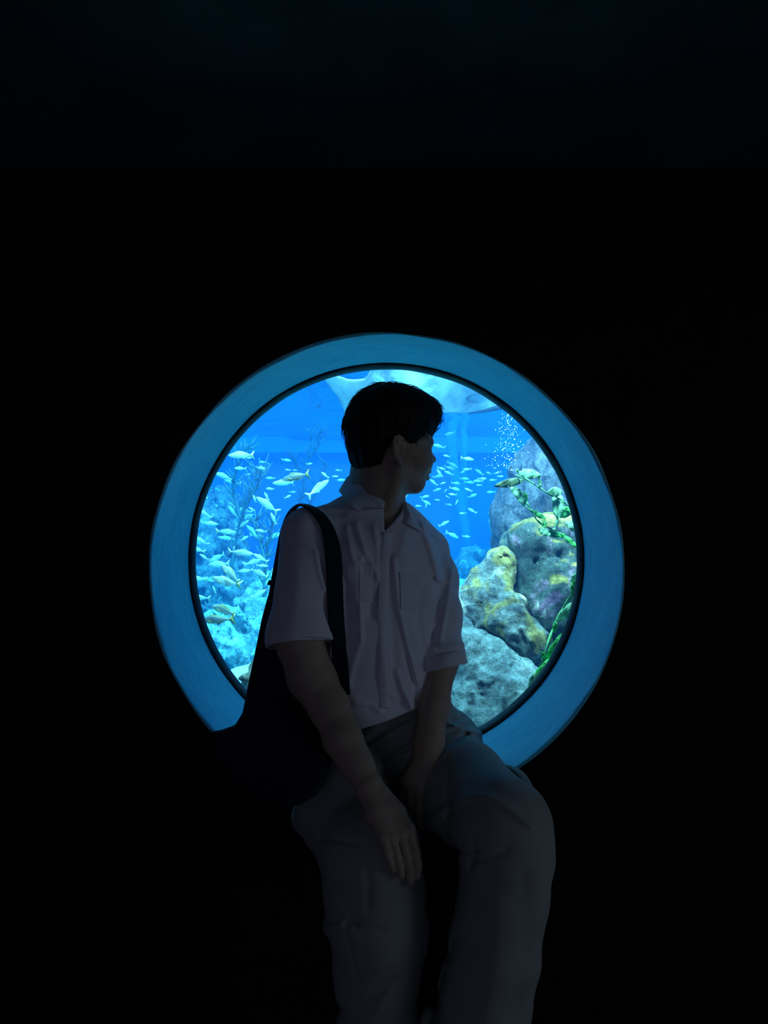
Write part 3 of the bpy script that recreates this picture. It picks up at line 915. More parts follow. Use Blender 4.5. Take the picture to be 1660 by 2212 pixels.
RL = {(948, 964): 'bright cyan fish right in front of the eyes, beside the nose bridge', (960, 1131): 'lone fish rising to the right above the shirt shoulder', (979, 1156): 'lone long fish sinking to the right, lowest pair above the shirt shoulder',
      (1011, 991): 'highest long fish of the right school, facing right', (972, 937): 'topmost fish right of the fringe, alone', (1060, 1063): 'fish facing left alone beside the grey rock, right end of the school', (1020, 1103): 'curved fish facing left below the right school'}
for (u, v, L, dg, fc) in RIGHT:
    lab = RL.get((u, v)); kk = ('silver' if L > 22 else 'small') + str(frng.choice((0, 1, 2)))
    place_fish(kk, u, v, frng.uniform(3.4, 4.7), L, dg, fc, frng.uniform(-30, 30), lab or auto_label(u, v, L, dg, fc, place_right(u, v)), GR)
same = {}
for o in list(COL.objects):
    if o.get('category') == 'fish': same.setdefault(o['label'], []).append(o)
for lab, os_ in same.items():
    if len(os_) in (2, 3):
        os_.sort(key=lambda o: -(o.location.z - CAMZ)/o.location.y)      # highest first
        for o, w in zip(os_, ('upper one', 'lower one') if len(os_) == 2 else ('upper one', 'middle one', 'lower one')): o['label'] = lab + ', ' + w
for k, (r_, used) in list(PROTO.items()):
    if not used:
        for c in list(r_.children): bpy.data.objects.remove(c)
        bpy.data.objects.remove(r_)

# ------------------------------------------------------------------ ray overhead
M['ray'] = rock_mat('pale_ray_belly', (.24, .35, .46), [((.42, .54, .64), 5, .55, 2)], None, sc=5, bump=.12, rough=.5, speck=.0)
M['ray_dark'] = simple('dark_ray_line', (.008, .02, .035), .8)
rpoly = [(700, 800), (699, 822), (715, 842), (732, 862), (741, 885), (745, 915), (790, 935), (880, 930), (935, 893), (972, 894), (1010, 895), (1050, 890), (1095, 877), (1140, 855), (1150, 820), (1100, 785), (1010, 762), (900, 752), (812, 760), (801, 780), (799, 800), (788, 814), (765, 818), (738, 812), (716, 800)]
RC = P(930, 860, 3.15)
def ray_sdf(p):
    px = to_px(p)
    pd = poly_sd(px, rpoly)/FPX*3.0
    yc = RC.y - .85*(p[:, 2]-RC.z) + .05*np.sin((p[:, 0]-RC.x)*5)
    th = .006 + .045*np.clip(-pd/.14, 0, 1)**.7
    th = th + .010*np.exp(-(line_dist(px, [(1010, 862), (1012, 852), (1040, 846), (1062, 850)])/5)**2) - .010*np.exp(-(line_dist(px, [(1016, 868), (1036, 872), (1052, 862)])/4)**2)
    n = .004*vnoise(p, 8, 3) + .010*vnoise(p, 3, 6)
    return smax(pd, (np.abs(p[:, 1]-yc) - th - n)*.75, .012)
v, f = polygonise(ray_sdf, (-.45, 2.6, 1.40), (.66, 3.5, 1.84), .009)
RCf = np.array(RC, dtype=np.float32)
ro = obj('stingray', mesh_from('stingray', v-RCf, f), M['ray']); ro.location = RC
tag(ro, 'large pale ray gliding overhead behind the head, belly to the window', 'ray')
m = MB(); m.tube([P(1012, 893, 3.10), P(1050, 887, 3.08), P(1078, 880, 3.06), P(1100, 874, 3.05)], [.002, .007, .011, .011], 8); m.build('dark_edge', M['ray_dark'], ro)  # dark tapered tube along the belly's lower right edge
m = MB(); m.tube([P(1040, 851, 2.97), P(1018, 853, 2.975), P(1009, 861, 2.98), P(1017, 868, 2.985), P(1034, 868, 2.98)], [.002, .003, .004, .003, .002], 6); m.build('mouth', M['ray_dark'], ro)

# ------------------------------------------------------------------ kelp at the right, sea fans at the left
def leaf_mat(name, col, trans=.5):
    m, nt, lk = new_mat(name)
    b = nt['Principled BSDF']; b.inputs['Roughness'].default_value = .6
    tc = nt.new('ShaderNodeTexCoord'); n1 = node(nt, 'ShaderNodeTexNoise', Scale=30.0, Detail=5.0); lk.new(tc.outputs['Object'], n1.inputs['Vector'])
    r = ramp(nt, [(.35, [c*.5 for c in col]), (.6, col), (.75, [min(1, c*1.5) for c in col])]); lk.new(n1.outputs['Fac'], r.inputs[0]); lk.new(r.outputs[0], b.inputs['Base Color'])
    t = nt.new('ShaderNodeBsdfTranslucent'); lk.new(r.outputs[0], t.inputs['Color'])
    mx = nt.new('ShaderNodeMixShader'); mx.inputs[0].default_value = trans
    lk.new(b.outputs[0], mx.inputs[1]); lk.new(t.outputs[0], mx.inputs[2]); lk.new(mx.outputs[0], nt['Material Output'].inputs['Surface'])
    return m
M['kelp_pale'] = leaf_mat('pale_green_kelp', (.38, .78, .50))
M['kelp_dark'] = leaf_mat('dark_green_kelp', (.06, .16, .07), .3)
M['kelp_green'] = leaf_mat('bright_green_kelp', (.10, .62, .16))
M['kelp_stem'] = leaf_mat('kelp_stem', (.14, .50, .18), .2)
M['fan'] = leaf_mat('teal_sea_fan', (.03, .20, .24), .2)

def leaf(u0, v0, u1, v1, wpx, y0, y1, mat, parent, arch=.02, twist=.5, curl=0):
    a, b = P(u0, v0, y0), P(u1, v1, y1); ax = b-a
    view = Vector((0, 1, 0)); sd = ax.cross(view).normalized(); up = sd.cross(ax).normalized()
    w = wpx*y0/FPX*.5
    n = 14; m = MB(); vs = []; fs = []
    for i in range(n):
        t = i/(n-1); r = w*(math.sin(math.pi*min(1, t*.93+.05))**.7)*(1 if t < .98 else .3)
        c = a + ax*t - up*arch*math.sin(math.pi*t) + sd*curl*math.sin(math.pi*t)
        tw = twist*(t-.4)
        s2 = sd*math.cos(tw) + up*math.sin(tw)
        rip = .0045*math.sin(t*17 + u0)
        for (q, h) in ((-1, rip), (-.5, .001), (0, -.002), (.5, .001), (1, -rip)):
            vs.append(c + s2*(r*q) + up*h)
    k = 5; N = n*k
    vs += [v_ + up*.0012 for v_ in vs]
    for i in range(n-1):
        for j in range(k-1):
            q = (i*k+j, i*k+j+1, (i+1)*k+j+1, (i+1)*k+j)
            fs += [q, tuple(N+x for x in reversed(q))]
        fs += [(i*k, (i+1)*k, N+(i+1)*k, N+i*k), ((i+1)*k+k-1, i*k+k-1, N+i*k+k-1, N+(i+1)*k+k-1)]
    m.add(vs, fs); return m.build('leaf', mat, parent)
def stem(pts, y, r, parent, name='stem', mat=None):
    c = catmull([[*P(u, v, y+.012*math.sin(i*1.7))] for i, (u, v) in enumerate(pts)], 6*len(pts))
    m = MB(); m.tube([Vector(q) for q in c], [r*(.75+.25*math.sin(i*.9)) for i in range(len(c))], 7); return m.build(name, mat or M['kelp_stem'], parent)
k1 = empty('kelp', P(1275, 1125, 2.36)); tag(k1, 'green kelp branching over the ochre boulder at the right window edge', 'seaweed', 'kelp plants at the right')
stem([(1116, 1013), (1128, 1028), (1161, 1050), (1184, 1065), (1211, 1078), (1234, 1096), (1275, 1125)], 2.34, .0035, k1)
stem([(1114, 1026), (1139, 1037), (1150, 1043)], 2.34, .0030, k1)
stem([(1112, 1050), (1134, 1080), (1150, 1103), (1161, 1124), (1182, 1138), (1208, 1151), (1232, 1165), (1275, 1200)], 2.36, .0035, k1)
stem([(1121, 1066), (1131, 1090), (1151, 1104)], 2.35, .003, k1)
stem([(1168, 1050), (1167, 1042), (1163, 1027)], 2.33, .0045, k1)
stem([(1212, 1078), (1203, 1100), (1204, 1130), (1196, 1145)], 2.36, .006, k1, mat=M['kelp_pale'])
leaf(1122, 1021, 1170, 1028, 21, 2.33, 2.30, M['kelp_pale'], k1, .01, .3)
leaf(1131, 1037, 1068, 1050, 18, 2.34, 2.30, M['kelp_dark'], k1, .01, .2)
leaf(1104, 1052, 1134, 1094, 19, 2.34, 2.33, M['kelp_pale'], k1, .01, .5, .006)
leaf(1137, 1085, 1133, 1062, 10, 2.35, 2.33, M['kelp_green'], k1, .004, .2)
leaf(1203, 1060, 1206, 1122, 26, 2.36, 2.34, M['kelp_pale'], k1, .01, .4)
leaf(1184, 1064, 1216, 1062, 22, 2.34, 2.33, M['kelp_pale'], k1, .006, .6)
leaf(1223, 1126, 1252, 1152, 17, 2.33, 2.32, M['kelp_pale'], k1, .01, -.4)
leaf(1164, 1144, 1190, 1156, 15, 2.35, 2.33, M['kelp_pale'], k1, .006, .3)
leaf(1146, 1102, 1180, 1122, 12, 2.36, 2.34, M['kelp_green'], k1, .006, .4)
leaf(1196, 1108, 1240, 1104, 26, 2.38, 2.36, M['kelp_green'], k1, .01, .5)
leaf(1178, 1124, 1174, 1146, 10, 2.36, 2.34, M['kelp_green'], k1, .004, .5)
leaf(1212, 1152, 1250, 1186, 11, 2.36, 2.34, M['kelp_green'], k1, .006, .5)
leaf(1172, 1148, 1222, 1160, 14, 2.37, 2.36, M['kelp_green'], k1, .006, .5)
k2 = empty('kelp', P(1140, 1500, 2.26)); tag(k2, 'bright green kelp strand climbing the lower right edge of the window', 'seaweed', 'kelp plants at the right')
stem([(1128, 1520), (1147, 1479), (1170, 1433), (1182, 1396), (1198, 1351), (1216, 1314), (1236, 1283), (1244, 1256), (1256, 1230)], 2.26, .0042, k2)
leaf(1243, 1262, 1246, 1238, 24, 2.26, 2.24, M['kelp_pale'], k2, .006, .5)
leaf(1240, 1296, 1238, 1250, 12, 2.25, 2.24, M['kelp_green'], k2, .004, .3)
leaf(1204, 1341, 1242, 1300, 20, 2.26, 2.24, M['kelp_pale'], k2, .01, .4)
leaf(1178, 1430, 1220, 1366, 22, 2.26, 2.24, M['kelp_green'], k2, .01, .5)
leaf(1198, 1366, 1201, 1343, 11, 2.25, 2.24, M['kelp_green'], k2, .003, .2)
leaf(1147, 1484, 1196, 1420, 27, 2.25, 2.23, M['kelp_green'], k2, .01, .6)
leaf(1145, 1490, 1158, 1450, 17, 2.24, 2.23, M['kelp_pale'], k2, .006, .3)
leaf(1176, 1420, 1171, 1408, 9, 2.25, 2.24, M['kelp_green'], k2, .003, .2)

def sea_fan(base, pts_list, y, label, seed):
    r = random.Random(seed)
    root = empty('sea_fan', P(*base, y)); tag(root, label, 'sea fan', 'branching sea fans at the left')
    for pts in pts_list:
        c = catmull([[*P(u, v, y + .05*r.uniform(-1, 1))] for (u, v) in pts], 8*len(pts))
        m = MB(); n = len(c)
        m.tube([Vector(q) for q in c], [.009*(1-.75*i/(n-1)) for i in range(n)], 6)
        for i in range(3, n):
            for _ in range(1):
                q = Vector(c[i]); L = r.uniform(.03, .09); d = Vector((r.uniform(-1, 1), r.uniform(-.5, .5), r.uniform(.2, 1))).normalized()
                m.tube([q, q + d*L*.5, q + d*L + Vector((0, 0, .02))], [.0045, .004, .0015], 4)
        m.build('branch', M['fan'], root)
sea_fan((600, 1330), [[(600, 1330), (618, 1210), (640, 1110), (660, 1040), (668, 985), (672, 928)], [(648, 1080), (690, 1040), (705, 1000)], [(660, 1045), (640, 1005), (632, 985)], [(668, 990), (688, 960), (690, 935)], [(630, 1150), (660, 1100), (690, 1060)]], 5.4,
        'tall teal sea fan between the left school and the collar', 1)
sea_fan((500, 1230), [[(500, 1230), (515, 1140), (540, 1070), (556, 1015)], [(520, 1120), (505, 1060), (515, 1005), (535, 968)], [(530, 1095), (560, 1040), (565, 1020)]], 3.95, 'shorter teal sea fan amid the left fish school', 2)
sea_fan((570, 1290), [[(570, 1290), (575, 1200), (590, 1130)], [(575, 1220), (560, 1160), (553, 1120)]], 3.8, 'low teal sea fan behind the fish nearest the shirt sleeve', 3)

# slim pale blue columns far behind the right school
M['column_pale'] = simple('pale_blue_column', (.05, .28, .74), .7, .15, 8)
ks = empty('pale_columns', P(1010, 1260, 5.9)); tag(ks, 'pair of slim pale blue columns far behind the right school of fish', 'seaweed')
m = MB(); m.tube([P(1022, 1240, 6.9), P(1004, 1130, 6.9), P(985, 1040, 6.9), P(976, 960, 6.9), P(976, 885, 6.9)], [.035, .04, .04, .045, .05], 10); m.build('pale_column', M['column_pale'], ks)
m = MB(); m.tube([P(1000, 1240, 7.1), P(1005, 1100, 7.1), P(1002, 1000, 7.1), P(1008, 890, 7.1)], [.03, .03, .03, .03], 8); m.build('pale_column', M['column_pale'], ks)

# bubble stream
M['bubble'] = simple('air_bubble', (.90, .96, 1.0), .1, spec=.8)
brng = random.Random(4); m = MB()
ico = [(0, 0, 1), (.89, 0, .45), (.28, .85, .45), (-.72, .53, .45), (-.72, -.53, .45), (.28, -.85, .45), (.72, .53, -.45), (-.28, .85, -.45), (-.89, 0, -.45), (-.28, -.85, -.45), (.72, -.53, -.45), (0, 0, -1)]
icf = [(0, 1, 2), (0, 2, 3), (0, 3, 4), (0, 4, 5), (0, 5, 1), (1, 6, 2), (2, 7, 3), (3, 8, 4), (4, 9, 5), (5, 10, 1), (2, 6, 7), (3, 7, 8), (4, 8, 9), (5, 9, 10), (1, 10, 6), (11, 7, 6), (11, 8, 7), (11, 9, 8), (11, 10, 9), (11, 6, 10)]
for i in range(230):
    t = brng.random(); v_ = 890 + t*130
    u_ = 1103 - 12*(t-.2) + brng.gauss(0, 10 + 12*t) 
    y_ = 2.85 + brng.uniform(-.1, .1); c = P(u_, v_, y_); r_ = brng.choice((.0008, .0011, .0014, .0019)) if brng.random() < .98 else .0032
    m.add([c + Vector(q)*r_ for q in ico], icf)
o = m.build('bubbles', M['bubble']); tag(o, 'stream of fine air bubbles rising above the grey rock spire', 'bubbles', kind='stuff')
# ------------------------------------------------------------------ the seated person
M['skin'] = simple('skin', (.40, .31, .225), .55, .08, 30, .05, 300, spec=.3)
M['hair'] = simple('black_hair', (.006, .006, .007), .5, .3, 60, .3, 250, spec=.25)
M['shirt'] = simple('white_cotton_shirt', (.74, .74, .80), .85, .05, 14, .12, 500, spec=.15, sheen=.1)
M['trousers'] = simple('grey_khaki_twill', (.30, .325, .30), .9, .08, 12, .15, 450, spec=.1)
M['bag'] = simple('black_navy_canvas', (.011, .015, .028), .8, .2, 40, .15, 400, spec=.2)
M['dark_hole'] = simple('dark_leather_belt', (.01, .01, .01), .5, .1, 40, .1, 200)

CF = Vector((math.sin(math.radians(33)), -math.cos(math.radians(33)), 0))       # chest normal
CS = Vector((math.cos(math.radians(33)), math.sin(math.radians(33)), 0))        # towards his left
PF = Vector((math.sin(math.radians(17)), -math.cos(math.radians(17)), 0))
PS = Vector((math.cos(math.radians(17)), math.sin(math.radians(17)), 0))

# ---- trousers
def leg(nodes): return s_chain([(P(u, v, y), r) for (u, v, y, r) in nodes], .03)
legR = [(768, 1618, 1.745, .088), (742, 1742, 1.56, .090), (800, 1848, 1.450, .089), (810, 1945, 1.425, .0855), (817, 2020, 1.42, .0795), (812, 2100, 1.425, .075), (815, 2212, 1.43, .069), (815, 2480, 1.45, .072)]
legL = [(925, 1618, 1.765, .088), (997, 1706, 1.60, .096), (1086, 1788, 1.42, .087), (1098, 1855, 1.395, .0745), (1086, 1950, 1.39, .0735), (1069, 2050, 1.39, .0765), (1045, 2150, 1.395, .0790), (1032, 2240, 1.40, .080), (1010, 2450, 1.42, .078)]
pelvis = [s_ell(P(852, 1618, 1.765), (.165, .115, .095), (PS, PF, (0, 0, 1))),
          s_seg(P(846, 1562, 1.715), P(852, 1640, 1.75), (.146, .112), (.165, .12), PS),
          s_ell(P(962, 1606, 1.83), (.083, .10, .082), (PS, PF, (0, 0, 1)))]
fold_trous = [  # (points in the picture frame, height m, width px)
    ([(895, 1800), (965, 1745), (1010, 1722), (1060, 1722), (1100, 1745), (1150, 1785)], .006, 9),
    ([(920, 1822), (985, 1838), (1040, 1835)], -.006, 9),
    ([(1024, 1815), (1026, 1845), (1018, 1872)], -.005, 6), ([(1020, 1860), (1060, 1850), (1095, 1838)], -.004, 7),
    ([(752, 1995), (765, 1985), (772, 1992)], -.012, 8), ([(705, 2008), (760, 1990)], .006, 8), ([(770, 2000), (830, 2010)], -.003, 7),
    ([(748, 2005), (756, 2040), (768, 2095), (780, 2125)], -.004, 5), ([(793, 1880), (798, 1905), (796, 1960)], -.003, 8),
    ([(770, 1820), (735, 1815), (690, 1812)], -.004, 8), ([(730, 2180), (800, 2150), (850, 2120)], -.005, 12), ([(800, 2212), (850, 2130)], .004, 12),
    ([(940, 2212), (948, 2150), (960, 2100)], -.006, 8), ([(980, 2035), (970, 2075)], -.006, 9),
    ([(1075, 1950), (1070, 2100), (1050, 2212)], .004, 22), ([(1130, 1900), (1135, 2050), (1110, 2200)], -.004, 20),
    ([(965, 1565), (1000, 1550)], -.004, 4), ([(962, 1578), (1012, 1556)], .003, 4), ([(958, 1556), (1000, 1575), (1040, 1584)], .006, 5), ([(965, 1612), (1010, 1585)], -.006, 4), ([(966, 1625), (1012, 1600)], .003, 4),
    ([(792, 1608), (850, 1571), (896, 1543)], -.009, 4), ([(830, 1640), (870, 1620), (905, 1598)], -.006, 6), ([(810, 1660), (860, 1640), (900, 1620)], .004, 8),
    ([(870, 1700), (880, 1770)], -.006, 10), ([(965, 1640), (968, 1760)], -.006, 8), ([(905, 1790), (950, 1812)], -.004, 9)]
def folds(p, fl, px, gain=1.0):
    s = 0
    for (pts, amp, w) in fl:
        s = s + gain*amp*np.exp(-(line_dist(px, pts)/w)**2)
    return s
_legs = [s_union([leg(legR), leg(legL)], .012), s_union(pelvis, .05), s_bound(s_cap(P(935, 2200, 1.46), P(925, 2330, 1.47), .022, .05), P(930, 2260, 1.46), .2),
         s_bound(s_ell(P(660, 1758, 1.60), (.028, .055, .030)), P(660, 1758, 1.60), .15),
         s_bound(s_cap(P(722, 1998, 1.42), P(760, 2002, 1.355), .014, .010), P(735, 2000, 1.40), .12),
         s_bound(s_cap(P(908, 2000, 1.42), P(906, 2045, 1.42), .012, .010), P(908, 2020, 1.42), .1)]
def trous_smooth(p):
    d = smin(_legs[0](p), _legs[1](p), .05)
    for g in _legs[2:]: d = smin(d, g(p), .02)
    return d
def trous(p):
    d = trous_smooth(p)
    m = np.abs(d) < .03
    if m.any():
        q = p[m]
        d[m] = d[m] - folds(q, fold_trous, to_px(q)) - .0022*vnoise(q, 24, 3) - .0035*vnoise(q, 9, 8)
    top = p@A((-.30, -.10, 1.0)) - float(A(P(850, 1546, 1.60))@A((-.30, -.10, 1.0)))
    d = smax(d, top/1.05, .006)
    return smax(d, .03 - p[:, 2], .004)

# ---- shirt
SH = [(P(812, 1138, 1.70), (.105, .080)), (P(803, 1200, 1.69), (.165, .115)), (P(812, 1350, 1.685), (.162, .120)), (P(828, 1490, 1.69), (.150, .117)), (P(842, 1562, 1.71), (.143, .109))]
sleeveR = [(663, 1156, 1.595, .050), (662, 1210, 1.58, .0495), (657, 1280, 1.565, .0545), (648, 1370, 1.555, .063), (643, 1480, 1.545, .068)]
sleeveL = [(928, 1192, 1.78, .046), (942, 1250, 1.742, .0455), (948, 1330, 1.695, .0470), (957, 1420, 1.65, .0447), (961, 1520, 1.615, .043)]
def chain4(n, dr=0.0): return s_chain([(P(u, v, y), r+dr) for (u, v, y, r) in n], .03)
def shirt_base(dr):
    torso = s_union([s_seg(SH[i][0], SH[i+1][0], [r+dr for r in SH[i][1]], [r+dr for r in SH[i+1][1]], CS) for i in range(len(SH)-1)], .03)
    shoulders = s_union([s_cap(P(664, 1152, 1.60), P(775, 1126, 1.685), .050+dr, .050+dr), s_cap(P(928, 1188, 1.78), P(852, 1148, 1.735), .047+dr, .050+dr)], .03)
    return torso, shoulders, chain4(sleeveR, dr), chain4(sleeveL, dr)
fold_shirt = [
    ([(770, 1131), (780, 1165), (793, 1202), (817, 1250)], .006, 7), ([(750, 1140), (758, 1190), (770, 1225)], .005, 7), ([(808, 1140), (818, 1190), (817, 1240)], .004, 6),
    ([(755, 1250), (752, 1330), (758, 1400)], -.006, 10), ([(794, 1209), (800, 1270), (803, 1330)], -.005, 10),
    ([(914, 1138), (926, 1170), (937, 1205), (949, 1250)], .009, 9), ([(880, 1150), (872, 1180), (868, 1200)], .005, 14),
    ([(851, 1209), (861, 1304), (874, 1364), (901, 1472)], .007, 6), ([(838, 1200), (842, 1300), (850, 1400), (858, 1470)], -.004, 10),
    ([(780, 1209), (778, 1304), (780, 1381)], .006, 6), ([(780, 1381), (765, 1430), (752, 1480)], .004, 8),
    ([(682, 1192), (692, 1243), (704, 1275)], .004, 5), ([(690, 1150), (700, 1200)], .003, 7), ([(640, 1200), (636, 1300), (628, 1370)], .002, 20),
    ([(977, 1233), (966, 1304), (952, 1378)], .006, 6), ([(908, 1280), (903, 1330), (914, 1400)], -.004, 9), ([(945, 1250), (960, 1258)], .004, 5),
    ([(940, 1393), (965, 1396), (1000, 1392)], .005, 4), ([(945, 1404), (980, 1408)], -.004, 4), ([(950, 1300), (930, 1350), (940, 1390)], -.004, 8),
    ([(858, 1452), (872, 1490), (890, 1528)], .008, 8), ([(800, 1525), (830, 1532), (870, 1520)], -.005, 8), ([(770, 1518), (800, 1522), (822, 1534)], .006, 7),
    ([(830, 1500), (850, 1503)], .004, 5), ([(700, 1105), (740, 1110)], -.003, 6), ([(900, 1130), (920, 1150), (945, 1170)], -.004, 6), ([(880, 1420), (895, 1480), (905, 1520)], -.005, 7),
    ([(822, 1180), (826, 1240), (818, 1300)], -.004, 6)]
_so = shirt_base(0.0); _si = shirt_base(-.0055); _st = shirt_base(-.015)
def sleeve_cut(c, n, p): return (p - A(c))@A(n)
hemR_c, hemR_n = P(645, 1390, 1.555), Vector((.10, -.30, -1)).normalized()
hemL_c, hemL_n = P(959, 1441, 1.642), Vector((.22, -.22, -1)).normalized()
def shirt_solid(p, fold=True):
    t, s, r, l = (g(p) for g in _so)
    r = smax(r, sleeve_cut(hemR_c, hemR_n, p), .003)
    l = smax(l, sleeve_cut(hemL_c, hemL_n, p), .003)
    d = smin(smin(smin(t, s, .04), r, .022), l, .007)
    if fold:
        m = np.abs(d) < .03
        if m.any():
            q = p[m]; px = to_px(q)
            front = np.clip(((q - A(SH[3][0]))@A((.25, -.97, 0)))/.05 + .9, 0, 1)
            w = .0022*vnoise(q*A((1, 1, .45)), 30, 5) + .004*vnoise(q*A((1, 1, .6)), 11, 9)
            d[m] = d[m] - folds(q, fold_shirt, px, 1.05)*front - w
    return d
def shirt(p):
    d = shirt_solid(p)
    m = d < .012
    if m.any():
        q = p[m]
        t, s, r, l = (g(q) for g in _si)
        px = to_px(q)
        front = ((q - A(SH[3][0]))@A((.25, -.97, 0)))/.05 + .9
        dsp = folds(q, fold_shirt, px, 1.05)*np.clip(front, 0, 1) + .0022*vnoise(q*A((1, 1, .45)), 30, 5) + .004*vnoise(q*A((1, 1, .6)), 11, 9)
        di = smin(r, l, .007) - np.where(dsp > 0, .3*dsp, dsp) + .0012
        di = np.minimum(di, smin(_st[0](q), _st[1](q), .03))
        dd = smax(d[m], -di, .001)
        dd = np.maximum(dd, -(s_cap(P(815, 1085, 1.71), P(818, 1000, 1.72), .060, .075)(q)))              # neck hole
        wedge = poly_sd(px, [(829, 1098), (842, 1060), (872, 1075), (868, 1105), (850, 1128), (831.5, 1147)])/FPX*1.65
        dd = np.maximum(dd, -np.maximum(wedge, q[:, 1]-1.72))
        hem = q@A((-.30, -.10, 1.0)) - float(A(P(850, 1541, 1.60))@A((-.30, -.10, 1.0)))
        d[m] = np.maximum(dd, -hem/1.03)
    return d

# ---- body: head, neck, chest and arms in one surface
HA = math.radians(17)
HF, HL, HU = Vector((math.cos(HA), math.sin(HA), -.03)).normalized(), Vector((-math.sin(HA), math.cos(HA), 0)), Vector((0, 0, 1))
HU = HF.cross(HL).normalized()
HO = P(850, 960, 1.73)
HM = np.stack([A(HF), A(HL), A(HU)])
def H(f, l, u): return HO + HF*(f*.001) + HL*(l*.001) + HU*(u*.001)
def hell(f, l, u, r, ax=None): return s_ell(H(f, l, u), [x*.001 for x in r], ax or (HF, HL, HU))
def hcap(a, b, ra, rb): return s_cap(H(*a), H(*b), ra*.001, rb*.001)
def rot_axes(ang, about='l'):
    c, s = math.cos(ang), math.sin(ang)
    return (HF*c + HU*s, HL, HU*c - HF*s)
_skull = s_union([hell(-4, 0, 30, (88, 71, 84)), hell(34, 0, -20, (50, 60, 66)), hell(26, 0, -56, (46, 46, 44))], .03)
_face = [
    (hcap((51, -15, -93), (51, 15, -93), 14, 14), .02),                      # chin
    (hcap((48, 22, -88), (-4, 55, -62), 13, 15), .022), (hcap((48, -22, -88), (-4, -55, -62), 13, 15), .022),   # jaw
    (hell(56, 36, -34, (26, 24, 22)), .02), (hell(56, -36, -34, (26, 24, 22)), .02),                              # cheeks
    (hcap((74, 30, 6), (80, 10, 3), 9, 8), .014), (hcap((74, -30, 6), (80, -10, 3), 9, 8), .014),                 # brows
    (hcap((81, 0, -3), (91, 0, -25), 6, 8), .008), (hell(94, 0, -30, (9, 9.5, 8)), .007),                        # nose
    (hell(85, 11, -34, (9, 7, 7)), .006), (hell(85, -11, -34, (9, 7, 7)), .006),
    (hcap((78, -16, -46), (78, 16, -46), 9, 9), .012),
    (hcap((76, -22, -60), (86, 0, -57), 4.5, 6), .006), (hcap((76, 22, -60), (86, 0, -57), 4.5, 6), .006),     # lips
    (hcap((74, -20, -67), (82, 0, -71), 4.5, 6.5), .005), (hcap((74, 20, -67), (82, 0, -71), 4.5, 6.5), .005),
    (hcap((60, -14, -81), (60, 14, -81), 9, 9), .014)]
_cut = [(hcap((87, -22, -63.5), (87, 22, -63.5), 2.4, 2.4), .003), (hell(86, 30, -13, (13, 15, 9)), .010), (hell(86, -30, -13, (13, 15, 9)), .010),
        (hell(88, 6, -41, (5, 3, 2.5)), .003), (hell(88, -6, -41, (5, 3, 2.5)), .003)]
_lids = [(hcap((73, s*20, -9.5), (72, s*40, -10.5), 4, 3.4), .006) for s in (1, -1)] + [(hcap((72, s*20, -18), (71, s*40, -17), 3.4, 3), .006) for s in (1, -1)]
def _ear(s):
    ea = (HF*math.cos(.30) - HL*s*math.sin(.30), HL*s*math.cos(.30) + HF*math.sin(.30), HU)
    c = H(-10, s*72, -18)
    def loc(a, b, u): return c + ea[0]*(a*.001) + ea[1]*(b*.001) + (ea[2]*math.cos(.12) - ea[0]*math.sin(.12))*(u*.00092)
    rim = [(8, 4, 14), (6, 8, 26), (-4, 10, 31), (-14, 10, 27), (-18, 9, 14), (-17, 7, 0), (-12, 5, -14), (-4, 3, -26), (4, 1, -30)]
    helix = s_chain([(loc(*q), .0032 if i < 7 else .0055) for i, q in enumerate(rim)], .004)
    plate = s_ell(loc(-5, 4, 2), (.014, .0035, .026), ea)
    anti = s_chain([(loc(-4, 7, 22), .003), (loc(-9, 7.5, 8), .0032), (loc(-8, 6, -8), .003), (loc(0, 5, -16), .003)], .004)
    root = s_ell(loc(2, -2, -2), (.013, .010, .024), ea)
    un = s_union([plate, helix, anti, root], .004); con = s_ell(loc(0, 9, -2), (.008, .008, .013), ea)
    return s_bound(lambda p: smax(un(p), -con(p), .004), loc(-5, 4, 0), .07)
_ears = [_ear(-1), _ear(1)]
def head(p):
    d = _skull(p)
    for g, k in _face: d = smin(d, g(p), k)
    for g, k in _cut: d = smax(d, -g(p), k)
    for g, k in _lids: d = smin(d, g(p), k)
    for g in _ears: d = smin(d, g(p), .006)
    return d
head_b = s_bound(head, H(10, 0, -10), .19)
neck = s_union([s_cap(P(814, 1120, 1.70), P(826, 1000, 1.737), .060, .055), s_cap(P(795, 1110, 1.725), P(806, 990, 1.745), .05, .045)], .03)
neckcord = s_cap(P(868, 1000, 1.70), P(838, 1108, 1.645), .012, .010)
chest = s_union([s_seg(P(812, 1150, 1.70), P(806, 1220, 1.695), (.09, .065), (.140, .092), CS), s_seg(P(806, 1220, 1.695), P(830, 1480, 1.70), (.140, .092), (.125, .09), CS),
                 s_cap(P(674, 1164, 1.61), P(790, 1138, 1.69), .040, .042), s_cap(P(924, 1196, 1.775), P(840, 1150, 1.72), .036, .045)], .03)
arms = s_union([
    s_chain([(P(666, 1168, 1.605), .042), (P(657, 1300, 1.575), .0445), (P(652, 1390, 1.558), .0475), (P(674, 1463, 1.555), .0465), (P(711, 1527, 1.525), .0375), (P(742, 1600, 1.485), .0350), (P(769, 1650, 1.46), .0300), (P(795, 1692, 1.437), .0255)], .02),
    s_chain([(P(926, 1196, 1.78), .038), (P(946, 1300, 1.712), .0375), (P(953, 1430, 1.645), .0337), (P(937, 1525, 1.603), .0312), (P(927, 1600, 1.580), .0288), (P(920, 1650, 1.568), .0252)], .02)], .005)

